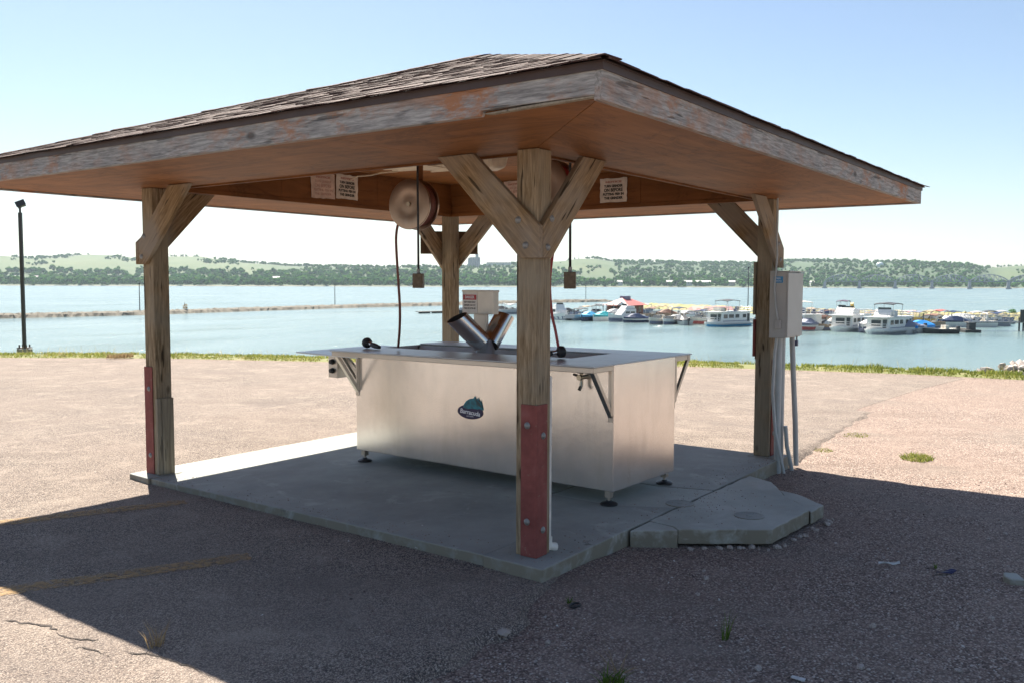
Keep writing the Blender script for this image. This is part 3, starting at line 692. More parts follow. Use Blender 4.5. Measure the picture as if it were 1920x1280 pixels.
def bracket(x, y, sx, drop=.33, reach=.25):
    bk_ = MB(); a = zt(y)-.049
    bk_.box((min(x, x+sx*.005), y-.02, a-drop-.03), (max(x, x+sx*.005), y+.02, a)); bk_.box((x+sx*.0051 if sx > 0 else x+sx*.03, y-.02, a-drop+.02), (x+sx*.03 if sx > 0 else x+sx*.0051, y-.015, a))
    dv = Vector((sx*reach, 0, drop)).normalized(); nv = Vector((-dv.z*sx, 0, abs(dv.x)))*.5
    p0 = Vector((x+sx*.006, y-.017, a-drop)); p1 = Vector((x+sx*reach, y-.017, a-.001)); ww = .036
    bk_.prism([p0, p0+Vector((0, 0, ww*1.2)), p1+Vector((-sx*ww, 0, 0)), p1], (0, .004, 0)); bk_.prism([p0+Vector((0, .005, 0)), p0+Vector((0, .035, 0)), p1+Vector((0, .035, 0)), p1+Vector((0, .005, 0))], (-sx*.003, 0, .003))
    bk_.build('bracket', M['steeldark'], TB)
bracket(-.001, .022, -1); bracket(-.001, LB-.022, -1); bracket(WB+.001, .022, 1); bracket(WB+.001, LB-.022, 1); 
# left drop leaf with its strut and the switch station
wg = MB(); wg.prism([(-.26, LB-.30, .928), (-.255, LB+.0, .928), (-.205, LB+.55, .928), (.84, LB+.60, .928), (.84, LB+.004, .928), (-.004, LB+.004, .928), (-.004, LB-.30, .928)], (0, 0, .012)); 
wg.build('drop_leaf', M['steeltop'], TB, bevel=.002)
wg = MB(); wg.box((.2, LB+.003, .895), (.23, LB+.55, .927)); wg.prism([(.2, LB+.002, .55), (.2, LB+.002, .61), (.2, LB+.37, .9), (.2, LB+.44, .9)], (.03, 0, 0)); wg.build('bracket', M['steeldark'], TB)
wg = MB(); wg.box((.80, LB+.003, .895), (.83, LB+.55, .927)); wg.build('bracket', M['steeldark'], TB)
wg = MB(); wg.box((.03, LB+.003, .895), (.06, LB+.3, .927)); wg.prism([(.03, LB+.002, .62), (.03, LB+.002, .67), (.03, LB+.22, .9), (.03, LB+.26, .9)], (.03, 0, 0)); wg.build('bracket', M['steeldark'], TB)
sb = MB(); sb.box((.12, LB+.38, .69), (.25, LB+.50, .895)); sbo = sb.build('switch_station', M['steeldark'], TB, bevel=.004)
for z in (.835, .755):
    k_ = MB(); k_.lathe([(.026, 0), (.026, .008), (.02, .009), (.02, .03), (.016, .034), (0, .034)], 14); o = k_.build('button', M['black'], sbo, smooth='auto'); o.location = (.119, LB+.44, z); o.rotation_euler = (0, -math.pi/2, 0)
for x, y in ((.03, .05), (WB-.04, .06), (.03, LB-.07), (WB-.04, LB-.06)):
    l_ = MB(); l_.box((x-.022, y-.022, .055), (x+.022, y+.022, .0995)); l_.tube([(x, y, .02), (x, y, .06)], .011, 10); lo = l_.build('leg', M['steeldark'], TB)
    l_ = MB(); l_.lathe([(.062, .002), (.062, .012), (.05, .02), (.022, .026), (.018, .034), (0, .034)], 18); o = l_.build('foot_pad', M['black'], lo, smooth='auto'); o.location = (x, y, 0)
# faucet under the front lip
fx, fy, fz = -.002, .235, .895
fc = MB(); fc.tube([(fx, fy, fz), (fx-.06, fy, fz)], .016, 12); fc.tube([(fx-.05, fy, fz+.03), (fx-.05, fy, fz-.06), (fx-.075, fy, fz-.085)], .013, 12); fc.tube([(fx-.06, fy, fz), (fx-.085, fy, fz)], .02, 12)
fo = fc.build('faucet', M['brass'], TB, smooth='auto')
fc = MB(); fc.tube([(fx-.075, fy+.0, fz+.01), (fx-.075, fy+.05, fz+.02)], .009, 8); fc.lathe([(.03, 0), (.032, .005), (.03, .01), (0, .01)], 8, Matrix.Translation((fx-.05, fy, fz+.03))); fc.build('handle', M['black'], fo, smooth='auto')
# emblem: navy oval with lettering and a teal fish above it
em = MB(); ey, ez = 1.30, .548
em.prism([(-.003, ey-.128*math.cos(a), ez+.056*math.sin(a)) for a in [2*math.pi*i/36 for i in range(36)]], (-.003, 0, 0))
eo = em.build('emblem', M['navy'], TB)
fi = [(.055, .03), (.05, .05), (.03, .078), (0, .096), (-.03, .102), (-.04, .12), (-.047, .1), (-.06, .095), (-.067, .115), (-.072, .09), (-.083, .08), (-.086, .1), (-.094, .07), (-.1, .045), (-.105, .02), (-.085, .03), (-.06, .025), (-.02, .028), (.02, .02)]
f_ = MB(); f_.prism([(-.0062, ey+x*1.25, ez+z*1.08) for x, z in fi], (-.002, 0, 0)); fish = f_.build('fish', M['teal'], eo)
f_ = MB(); f_.prism([(-.0084, ey+x*1.25, ez+z*1.08) for x, z in [(-.045, .098), (-.066, .09), (-.085, .07), (-.1, .04), (-.085, .045), (-.06, .06)]], (-.001, 0, 0)); f_.build('fin', M['tealdark'], eo)
text('Barracuda', .05, M['whiteink'], eo, loc=(-.0065, ey, ez-.004), rotm=face(-1, 0) @ Matrix.Rotation(R(-4), 3, 'Z'), shear=.15, width=.205, bold=.0012)
text('SYSTEMS', .014, M['whiteink'], eo, loc=(-.0065, ey, ez-.034), rotm=face(-1, 0), width=.07)
# grinder hopper: base collar, two slanted tubes, column and switch box
hx, hy = .455, 1.53
hp_ = MB(); hp_.lathe([(.088, .905), (.088, 1.07), (.09, 1.075), (.09, 1.08), (0, 1.08)], 28, Matrix.Translation((hx, hy, 0))); hop = hp_.build('hopper', M['chrome'], TB, smooth='auto')
def slant(p0, d, L_, lean, name):
    m_ = MB(); p0 = Vector(p0); d = Vector(d).normalized(); seg = 36; r_ = .086; cn = d+Vector(lean)
    a = d.cross(Vector((0, 0, 1))).normalized(); u = a.cross(d).normalized(); vs = []
    for rr in (r_, r_-.004):
        for top in (0, 1):
            for k in range(seg):
                c = p0+a*(rr*math.cos(2*math.pi*k/seg))+u*(rr*math.sin(2*math.pi*k/seg))
                vs.append(c+d*((d*L_-(c-p0)).dot(cn)/d.dot(cn)) if top else c)
    fs = []
    for k in range(seg):
        k1 = (k+1) % seg; fs += [(k, k1, seg+k1, seg+k), (2*seg+k, 3*seg+k, 3*seg+k1, 2*seg+k1), (seg+k, seg+k1, 3*seg+k1, 3*seg+k)]
    fs.append(tuple(range(seg-1, -1, -1))); m_.add(vs, fs); o = m_.build(name, M['chrome'], hop, smooth='auto')
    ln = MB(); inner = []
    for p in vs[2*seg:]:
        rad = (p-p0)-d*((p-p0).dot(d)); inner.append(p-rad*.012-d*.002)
    ln.add(inner, [(k, seg+k, seg+(k+1) % seg, (k+1) % seg) for k in range(seg)]+[tuple(range(seg))]); ln.build('tube_shade', M['tubeshade'], hop, smooth='auto'); return o  # added dark inner sheet paints the shade down the tube mouth
slant((.375, 1.50, 1.06), (-.196, .10, .21), .30, (-.05, -.03, .75), 'feed_tube'); slant((.475, 1.50, 1.045), (.189, -.005, .215), .30, (0, 0, .6), 'feed_tube')
cl = MB(); cl.box((hx+.0, hy-.02, .985), (hx+.028, hy+.12, 1.2895)); cl.build('column', M['boxsteel'], TB, bevel=.004)
bx = MB(); bx.box((hx-.045, hy-.125, 1.29), (hx+.03, hy+.205, 1.485)); bx.box((hx-.05, hy-.13, 1.472), (hx+.035, hy+.21, 1.489)); bxo = bx.build('switch_box', M['boxsteel'], TB, bevel=.004)
pl_ = MB(); pl_.box((hx-.0485, hy+.042, 1.298), (hx-.0455, hy+.202, 1.466)); plo = pl_.build('danger_sign', M['white'], bxo)
FM = face(-1, 0); yc = hy+.122
pl_ = MB(); pl_.box((hx-.0500, hy+.05, 1.408), (hx-.0488, hy+.194, 1.450)); o = pl_.build('sign_band', M['redsign'], bxo)
text('DANGER', .032, M['whiteink'], bxo, loc=(hx-.0506, yc, 1.429), rotm=FM, width=.10, bold=.001)
for s, z in (('KEEP HANDS AWAY', 1.388), ('GRINDER CAN CUT', 1.362), ('TURN OFF AFTER USE', 1.336)): text(s, .02, M['ink'], bxo, loc=(hx-.0489, yc, z), rotm=FM, width=.125, bold=.0005)

# ------------------------------------------------------------------ reels, hoses, nozzles, outlets
def reel(loc, rz, lab, hose, hmat):
    r = empty('hose_reel', loc, rz, lab, 'hose reel', 'steel hose reels hung from the shelter ceiling')
    zc = loc[2]; top = 2.635-zc
    d = MB(); X = Matrix.Rotation(math.pi/2, 4, 'Y')
    for xx in (-.07, .05):
        d.lathe([(.197, 0), (.2, .004), (.2, .014), (.196, .018), (.12, .022), (.10, .018), (.05, .02), (0, .02)] if xx > 0 else [(.05, -.004), (.10, -.002), (.12, -.006), (.196, 0), (.2, .004), (.2, .014), (.197, .018), (0, .018)], 40, Matrix.Translation((xx, 0, 0)) @ X)
    d.build('drum', M['reelsteel'], r, smooth='auto')
    h = MB()
    for i in range(5):
        x = -.045+.022*i; h.tube([(x, .165*math.cos(a), .165*math.sin(a)) for a in [2*math.pi*k/28 for k in range(29)]], .0115, 8, cap=False)
    hl = [Vector(p)-Vector(loc) for p in hose]
    P = []
    for i in range(len(hl)-1):
        p0, p1, p2, p3 = hl[max(i-1, 0)], hl[i], hl[i+1], hl[min(i+2, len(hl)-1)]
        for k in range(6):
            u = k/6; P.append(.5*((2*p1)+(p2-p0)*u+(2*p0-5*p1+4*p2-p3)*u*u+(3*p1-p0-3*p2+p3)*u*u*u))
    P.append(hl[-1]); P = [Matrix.Rotation(-rz, 3, 'Z') @ p for p in P]
    h.tube(P, .0105, 10); h.build('hose', hmat, r, smooth='auto')
    b_ = MB(); b_.tube([(-.085, 0, 0), (.085, 0, 0)], .018, 12); b_.build('hub', M['brass'], r, smooth='auto')
    b_ = MB(); b_.box((.078, -.03, -.04), (.084, .03, top-.002)); b_.box((-.06, -.03, top-.008), (.078, .03, top-.002)); b_.build('hanger', M['frieze'], r)
    return r
reel((1.30, 2.085, 2.172), .12, 'spun steel hose reel hanging by the black cord left of the front post', [(1.24, 2.2, 2.04), (1.22, 2.21, 1.9), (1.235, 2.205, 1.6), (1.26, 2.21, 1.35), (1.33, 2.28, 1.16), (1.44, 2.40, 1.013)], M['hosebrown'])
reel((1.45, .875, 2.252), -.05, 'spun steel hose reel half hidden behind the front post and its right brace', [(1.40, .76, 2.1), (1.41, .79, 1.95), (1.43, .86, 1.6), (1.45, .86, 1.35), (1.46, .83, 1.2), (1.462, .80, 1.06)], M['hosered'])
def nozzle(loc, d, lab):
    o = empty('spray_nozzle', loc, math.atan2(d[1], d[0]), lab, 'nozzle', 'black spray nozzles lying on the steel counter')
    b_ = MB(); b_.lathe([(0, -.045), (.02, -.043), (.04, -.03), (.045, -.005), (.04, .012), (.025, .02), (.018, .03), (.0, .03)], 18, Matrix.Translation((0, 0, .045)) @ Matrix.Rotation(R(95), 4, 'Y')); b_.build('head', M['black'], o, smooth='auto')
    b_ = MB(); b_.tube([(.028, 0, .044), (.07, 0, .036)], .016, 12); b_.build('collar', M['chrome'], o, smooth='auto')
    b_ = MB(); b_.tube([(.065, 0, .037), (.09, 0, .033), (.13, 0, .027), (.19, 0, .02)], [.017, .022, .021, .015], 12); b_.build('handle', M['black'], o, smooth='auto'); return o
nozzle((1.40, 2.72, .987), (-.12, -.5), 'black spray nozzle lying alone near the left end of the counter')
nozzle((1.463, .79, 1.0), (-.55, .35), 'black spray nozzle on the end of the red hose right of the front post')
def outlet(x, y, z0, lab):
    o = empty('hanging_outlet', (x, y, z0), .5, lab, 'outlet', 'outlet boxes hanging on black cords from the ceiling')
    b_ = MB(); b_.tube([(0, 0, .135), (.004, .002, .5), (0, .004, .8), (0, 0, 2.635-z0)], .0085, 8); b_.build('cord', M['black'], o, smooth=True)
    b_ = MB(); b_.tube([(0, 0, .105), (0, 0, .14)], .013, 10); b_.build('cord_grip', M['galv'], o, smooth='auto')
    b_ = MB(); b_.box((-.035, -.038, 0), (.035, .038, .108)); bo = b_.build('outlet_box', M['outlet'], o, bevel=.005)
    b_ = MB(); b_.box((-.0375, -.03, .008), (-.0355, .03, .1)); b_.build('cover_plate', M['outlet'], bo); return o
outlet(.868, 1.655, 1.51, 'dirty outlet box hanging on a black cord in front of the left hose reel')
outlet(.81, .295, 1.515, 'dirty outlet box hanging on a black cord right of the front post')

# ------------------------------------------------------------------ service box on the right post
sx0, sx1, sy0, sy1 = 3.515, 3.895, -.205, -.045
eb = empty('electrical_box', (3.7, -.06, 0), 0, 'grey metal electrical service box on the right post with pvc conduits below', 'electrical box')
L0 = Vector((3.7, -.06, 0))
def lb(a, b_): return (tuple(Vector(a)-L0), tuple(Vector(b_)-L0))
m_ = MB(); m_.box(*lb((sx0, sy0+.012, 1.08), (sx1, sy1, 1.65))); bo = m_.build('enclosure', M['boxgrey'], eb, bevel=.004)
m_ = MB(); m_.box(*lb((sx0-.003, sy0-.004, 1.09), (sx1+.003, sy0+.011, 1.642))); m_.build('door', M['boxgrey'], eb, bevel=.003)
m_ = MB(); m_.box(*lb((sx0-.004, sy0-.01, 1.651), (sx1+.004, sy1, 1.658))); m_.build('rain_lid', M['boxgrey'], eb)
m_ = MB(); m_.box(*lb((sx0-.002, sy0+.045, 1.555), (sx0-.0003, sy0+.125, 1.61))); st_ = m_.build('sticker', M['bluelabel'], eb)
text('FEED', .022, M['whiteink'], eb, loc=tuple(Vector((sx0-.0025, sy0+.085, 1.592))-L0), rotm=face(-1, 0), width=.04, name='sticker_lettering')
text('SERVICE', .016, M['whiteink'], eb, loc=tuple(Vector((sx0-.0025, sy0+.085, 1.57))-L0), rotm=face(-1, 0), width=.055, name='sticker_lettering')
def cond(pts, r, name='conduit', mt='pvc'):
    m_ = MB(); m_.tube([tuple(Vector(p)-L0) for p in pts], r, 12); return m_.build(name, M[mt], eb, smooth='auto')
cond([(3.62, -.10, 1.08), (3.62, -.10, .3), (3.62, -.11, -.12)], .03); cond([(3.70, -.10, 1.08), (3.70, -.10, .3), (3.70, -.105, -.12)], .03)
cond([(3.87, -.13, 1.08), (3.9, -.135, .8), (3.95, -.15, .3), (3.97, -.16, -.1)], .024)
cond([(3.56, -.10, 1.08), (3.545, -.09, .95), (3.54, -.08, .6), (3.55, -.11, .25), (3.56, -.19, -.1)], .014)
cond([(3.66, -.16, .3), (3.68, -.17, .12), (3.74, -.2, -.1)], .018)
cond([(3.62, -.06, 2.29), (3.615, -.06, 1.95), (3.60, -.075, 1.8), (3.507, -.10, 1.68), (3.503, -.09, 1.5), (3.503, -.105, 1.35), (3.503, -.125, 1.24)], .008, 'cable')
m_ = MB(); m_.box(*lb((sx0-.03, sy0+.05, 1.16), (sx0-.002, sy0+.10, 1.235))); m_.build('junction_box', M['boxgrey'], eb, bevel=.003)
pk = empty('padlock', (3.80, -.195, 1.0), 0, 'small dark blue padlock hanging under the electrical box', 'padlock')
m_ = MB(); m_.box((-.02, -.01, 0), (.02, .01, .05)); m_.build('lock_body', M['lock'], pk, bevel=.004)
m_ = MB(); m_.tube([(-.013, 0, .045)]+[(.013*math.cos(a), 0, .075+.013*math.sin(a)) for a in [math.pi-math.pi*i/8 for i in range(9)]]+[(.013, 0, .045)], .004, 8); m_.build('shackle', M['galv'], pk)

# ------------------------------------------------------------------ light pole on the bank
lpx = Vector((10.25, 27.05)); lz = -.62
lpole = empty('light_pole', (10.1, 27.0, lz), -.9, 'tall dark parking lot light pole standing on the lake bank', 'light pole')
m_ = MB(); m_.lathe([(.23, -1.2), (.23, -.02), (.21, 0), (0, 0)], 20); m_.build('footing', M['conc'], lpole, smooth='auto')
m_ = MB(); m_.box((-.17, -.17, .001), (.17, .17, .03)); 
for a in (-1, 1):
    for c in (-1, 1): m_.tube([(a*.11, c*.11, .03), (a*.11, c*.11, .12)], .025, 8)
m_.build('base_plate', M['drip'], lpole)
m_ = MB(); m_.box((-.05, -.05, .031), (.05, .05, 4.35)); m_.tube([(0, 0, 4.35), (0, 0, 4.55)], .035, 10); m_.build('pole', simple('dark bronze paint', (.03, .028, .03), .5), lpole, bevel=.01)
m_ = MB(); m_.box((-.2, -.14, -.13), (.2, .14, .13)); m_.box((-.23, -.15, -.17), (.23, -.141, .15)); o = m_.build('flood_head', simple('dark bronze housing', (.035, .033, .036), .5), lpole, bevel=.02); o.scale = (.62, .62, .62); o.location = (.03, 0, 4.62); o.rotation_euler = (R(-20), R(-24), .4)
# ------------------------------------------------------------------ breakwaters
M['rubble'] = simple('breakwater stone', (.15, .135, .108), .9, 0, .4, .9)
t = NT('weedy breakwater'); v = t.co(); M['weedbank'] = t.set(t.ramp(t.noise(v, .35, 6, .7), [(.35, (.30, .24, .17)), (.5, (.30, .27, .13)), (.65, (.22, .24, .08))]), .9)
def breakwater(pts, h, wd, mat, seed):
    rr = random.Random(seed); P = []
    for (x0, y0), (x1, y1) in zip(pts, pts[1:]):
        k = max(2, int(abs(x1-x0)/5))
        for i in range(k): f_ = i/k; P.append(far(x0+(x1-x0)*f_, wdep(y0+(y1-y0)*f_)))
    P.append(far(pts[-1][0], wdep(pts[-1][1]))); mb = MB(); cols = [(-.55, -1.2), (-.3, -.05), (-.16, .62), (.0, 1.0), (.18, .7), (.34, .0), (.6, -1.2)]
    for i, p in enumerate(P):
        tt = (P[min(i+1, len(P)-1)]-P[max(i-1, 0)]).normalized(); nn = Vector((-tt.y, tt.x, 0))
        if nn.dot(Vector((CX, CY, 0))-p) > 0: nn = -nn
        e_ = min(1, min(i, len(P)-1-i)/3+.25)
        for a, z in cols:
            q = p+nn*((a+.3)*wd*e_); hz = z*h*e_ if z > 0 else z
            mb.v.append((q.x+rr.uniform(-.3, .3), q.y+rr.uniform(-.3, .3), WZ+hz*(1+rr.uniform(-.12, .12)))); mb.tint.append(0)
    m = len(cols); mb.f = [(i*m+j, i*m+j+1, (i+1)*m+j+1, (i+1)*m+j) for i in range(len(P)-1) for j in range(m-1)]
    return tag(mb.build('breakwater', mat), kind='structure')
breakwater([(-700, 640), (-200, 609), (0, 600), (262, 593), (500, 584), (700, 577), (824, 573.5), (1000, 568), (1150, 565.5)], 1.05, 7, M['rubble'], 1)
breakwater([(1178, 577), (1303, 582), (1500, 590), (1700, 594.5), (1920, 598), (2400, 606)], 1.55, 12, M['weedbank'], 2)

# ------------------------------------------------------------------ marina
B = {k: simple('boat '+k, c, r) for k, c, r in [('white', (.72, .72, .70), .35), ('cream', (.62, .58, .5), .4), ('grey', (.40, .41, .42), .5), ('dark', (.03, .032, .036), .5), ('navy', (.02, .035, .09), .4), ('sky', (.07, .36, .62), .6), ('blue', (.015, .26, .72), .6), ('teal', (.01, .30, .34), .6), ('tan', (.33, .24, .16), .7), ('brown', (.16, .075, .05), .7), ('purple', (.05, .03, .07), .7), ('yellow', (.55, .38, .07), .5), ('red', (.45, .08, .07), .6), ('pinkroof', (.52, .24, .22), .6), ('redroof', (.46, .13, .12), .6), ('brick', (.2, .085, .055), .8), ('slate', (.17, .19, .27), .6), ('dock', (.17, .155, .135), .85), ('dockdark', (.06, .06, .058), .85), ('tube', (.32, .33, .35), .35)]}
B['glass'] = simple('boat window glass', (.035, .045, .05), .12)
B['rail'] = simple('boat rail', (.55, .55, .54), .35, .8)
HD0 = YAW+math.pi
def root(name, px, py, delta, lab, cat, group=None):
    q = far(px, wdep(py), WZ); bear = math.atan2(q.y-CY, q.x-CX)
    return empty(name, tuple(q), bear+math.pi-R(delta), lab, cat, group)
def hull(par, L, W, H, mat, bow=.4, name='hull', stripe=None):
    mb = MB(); st = [(-.5, .86, 0), (-.2, 1, 0), (.5-bow, .98, .0), (.5-bow*.5, .72, .12), (.5-bow*.12, .28, .22), (.5, .03, .26)]
    for x, wf, sh_ in st:
        w_ = W/2*wf; mb.v += [(x*L*.97, -w_*.72, -.25), (x*L, -w_, H*(1+sh_)*.75), (x*L, -w_, H*(1+sh_)), (x*L, w_, H*(1+sh_)), (x*L, w_, H*(1+sh_)*.75), (x*L*.97, w_*.72, -.25)]
    n = len(st); mb.tint = [0]*len(mb.v)
    mb.f = [(i*6+j, (i+1)*6+j, (i+1)*6+(j+1) % 6, i*6+(j+1) % 6)[::-1] for i in range(n-1) for j in range(6)]+[(0, 1, 2, 3, 4, 5), tuple((n-1)*6+j for j in (5, 4, 3, 2, 1, 0))]
    o = mb.build(name, mat, par)
    if stripe:
        m2 = MB()
        for i in range(n-1):
            for a, b_ in ((0, 1), (5, 4)):
                sgn = -1 if a == 0 else 1
                def pt(k, f_): 
                    p, q = Vector(mb.v[k*6+a]), Vector(mb.v[k*6+b_]); r_ = p+(q-p)*f_; r_.y += sgn*.02; return r_
                m2.add([pt(i, .3), pt(i+1, .3), pt(i+1, .75), pt(i, .75)], [(0, 1, 2, 3)])
        m2.build('stripe', stripe, o)
    return o
def canopy(par, x0, x1, w_, z, mat, zb, thick=.1, name='canopy'):
    mb = MB(); n = 6
    for i in range(n+1):
        x = x0+(x1-x0)*i/n; a = z+.18*math.sin(math.pi*i/n)
        mb.v += [(x, -w_/2, a-.1), (x, 0, a+.06), (x, w_/2, a-.1), (x, -w_/2, a-.1-thick), (x, 0, a+.06-thick), (x, w_/2, a-.1-thick)]
    mb.tint = [0]*len(mb.v)
    for i in range(n):
        for a, b_ in ((0, 1), (1, 2), (5, 4), (4, 3), (2, 5), (3, 0)): mb.f.append((i*6+a, i*6+b_, (i+1)*6+b_, (i+1)*6+a))
    mb.f += [(0, 3, 4, 1), (1, 4, 5, 2), (n*6, n*6+1, n*6+4, n*6+3), (n*6+1, n*6+2, n*6+5, n*6+4)]
    o = mb.build(name, mat, par)
    for x in (x0+.15, x1-.15):
        for y in (-w_/2+.06, w_/2-.06): mb = MB(); mb.tube([(x*.85, y, zb), (x, y, z-.1)], .045, 6); mb.build('canopy_post', B['rail'], o)
    return o
def rails(par, x0, x1, w_, z, h=.85, mat='rail', step=1.1):
    mb = MB(); r_ = .042
    for zz in (z+h, z+h*.5):
        mb.tube([(x0, -w_/2, zz), (x1, -w_/2, zz), (x1, w_/2, zz), (x0, w_/2, zz), (x0, -w_/2, zz)], r_, 5)
    k = int((x1-x0)/step)
    for i in range(k+1):
        x = x0+(x1-x0)*i/max(1, k)
        for y in (-w_/2, w_/2): mb.tube([(x, y, z), (x, y, z+h)], r_, 5)
    return mb.build('railing', B[mat], par)
def win(par, a, b_, mat='glass', name='window'):
    mb = MB(); mb.box(a, b_); return mb.build(name, B[mat], par)
def outboard(par, x, z, mat='dark', y=0):
    mb = MB(); mb.box((x-.25, y-.22, z), (x+.25, y+.22, z+.55)); mb.box((x-.12, y-.1, z-1.0), (x+.1, y+.1, z)); return mb.build('outboard_motor', B[mat], par, bevel=.08)
def houseboat(px, py, delta, lab, L=11, W=4.0, roofcol='white', can=None, hullc='white', stripe=None, flybridge=False, extras=None, hh=1.85):
    r = root('houseboat', px, py, delta, lab, 'houseboat', 'houseboats moored at the marina')
    hull(r, L, W, .72, B[hullc], .2, stripe=stripe and B[stripe])
    mb = MB(); x0, x1 = -L*.42, L*.30; cw = W*.86; z0, z1 = .73, .73+hh
    mb.prism([(x0, -cw/2, z0), (x1, -cw/2, z0), (x1-.25, -cw/2, z1), (x0, -cw/2, z1)], (0, cw, 0)); c = mb.build('cabin', B['white'], r, bevel=.05)
    win(c, (x1-.2, -cw*.28, z0+.45), (x1-.03, cw*.12, z1-.4)); win(c, (x1-.2, cw*.22, z0+.1), (x1-.03, cw*.38, z1-.3), name='door')
    for sy in (-1, 1):
        for xa, xb, za, zb in ((x1-1.6, x1-.5, .75, .4), (x1-3.4, x1-2.0, .8, .4), (x1-5.0, x1-3.9, .8, .4), (x0+1.2, x0+2.2, .8, .4), (x0+.2, x0+.9, .1, .3)):
            ya, yb = sorted((sy*(cw/2-.02), sy*(cw/2+.025))); win(c, (xa, ya, z0+za), (xb, yb, z1-zb))
    mb = MB(); mb.box((x0-.7, -cw/2-.15, z1+.001), (x1+1.0, cw/2+.15, z1+.14)); mb.build('roof_deck', B[roofcol], r, bevel=.04)
    rails(r, x0-.5, x1+.7, cw, z1+.14, .75); rails(r, x1+.3, L*.46, W*.72, .9, .7)
    for sy in (-1, 1): mb = MB(); ya, yb = sorted((sy*(cw/2+.001), sy*(cw/2+.02))); mb.box((x0+.05, ya, z0+.18), (x1-.3, yb, z0+.32)); mb.build('trim_stripe', B['slate'], c)
    for k in range(3): mb = MB(); xx = x0+.6+k*.9; mb.box((xx, -.9+k*.5, z1+.15), (xx+.5, -.4+k*.5, z1+.55)); mb.box((xx, -.9+k*.5, z1+.55), (xx+.08, -.4+k*.5, z1+.95)); mb.build('deck_chair', B[('navy', 'tan', 'slate')[k]], r)
    if flybridge:
        mb = MB(); mb.prism([(-.5, -cw*.36, z1+.145), (2.2, -cw*.36, z1+.145), (1.3, -cw*.36, z1+1.25), (-.5, -cw*.36, z1+1.0)], (0, cw*.72, 0)); fb = mb.build('flybridge', B['white'], r, bevel=.08)
        win(fb, (1.0, -cw*.28, z1+1.25), (1.1, cw*.28, z1+1.55))
    if can: canopy(r, -2.2, 1.6, cw*.85, z1+2.15, B[can], z1+.14)
    if extras:
        for k, (nm, mt, a, b_) in enumerate(extras): mb = MB(); mb.box(tuple(Vector(a)+Vector((0, 0, z1+.15))), tuple(Vector(b_)+Vector((0, 0, z1+.15)))); mb.build(nm, B[mt], r, bevel=.12)
    return r
def pontoon(px, py, delta, lab, can='tan', cover=None, L=6.5, side='grey', canz=2.2):
    r = root('pontoon_boat', px, py, delta, lab, 'pontoon boat', 'pontoon boats moored at the marina'); W = 2.5
    for s_ in (-1, 1):
        mb = MB(); mb.tube([(-L/2, s_*.85, .1), (L*.4, s_*.85, .1), (L*.48, s_*.85, .22), (L*.52, s_*.85, .35)], [.33, .33, .2, .04], 10); mb.build('pontoon_float', B['tube'], r, smooth='auto')
    mb = MB(); mb.box((-L/2, -W/2, .44), (L/2, W/2, .56)); mb.build('deck', B['grey'], r)
    mb = MB(); t_ = .05
    mb.box((-L*.44, -W/2+.02, .561), (L*.44, -W/2+.02+t_, 1.2)); mb.box((-L*.44, W/2-.02-t_, .561), (L*.44, W/2-.02, 1.2)); mb.box((L*.44, -W/2+.02, .561), (L*.44+t_, W/2-.02, 1.2)); mb.box((-L*.44-t_, -W/2+.02, .561), (-L*.44, W/2-.02, 1.2)); mb.build('fence_panel', B[side], r)
    if cover:
        mb = MB(); n = 7
        for i in range(n+1):
            x = -L*.46+L*.92*i/n; a = 1.22+.75*math.sin(math.pi*min(1, i/n+.08))**.6*(1 if i < n else .1)
            mb.v += [(x, -W/2-.03, .8), (x, -W/2-.02, 1.2), (x, -.35, a), (x, .35, a), (x, W/2+.02, 1.2), (x, W/2+.03, .8)]
        mb.tint = [0]*len(mb.v); mb.f = [(i*6+j, (i+1)*6+j, (i+1)*6+j+1, i*6+j+1)[::-1] for i in range(n) for j in range(5)]+[(0, 1, 2, 3, 4, 5), tuple(n*6+j for j in (5, 4, 3, 2, 1, 0))]
        mb.build('boat_cover', B[cover], r)
    else:
        mb = MB(); mb.box((-L*.4, -W/2+.1, .562), (-L*.4+.6, W/2-.1, 1.05)); mb.box((L*.2, -W/2+.1, .562), (L*.4, -W/2+.7, 1.0)); mb.box((-.4, W/2-.9, .562), (.3, W/2-.1, 1.5)); mb.build('seats', B['cream'], r, bevel=.06)
    if can: canopy(r, -L*.36, L*.06, W*.9, canz+.2, B[can], 1.2)
    outboard(r, -L/2-.2, .75); return r
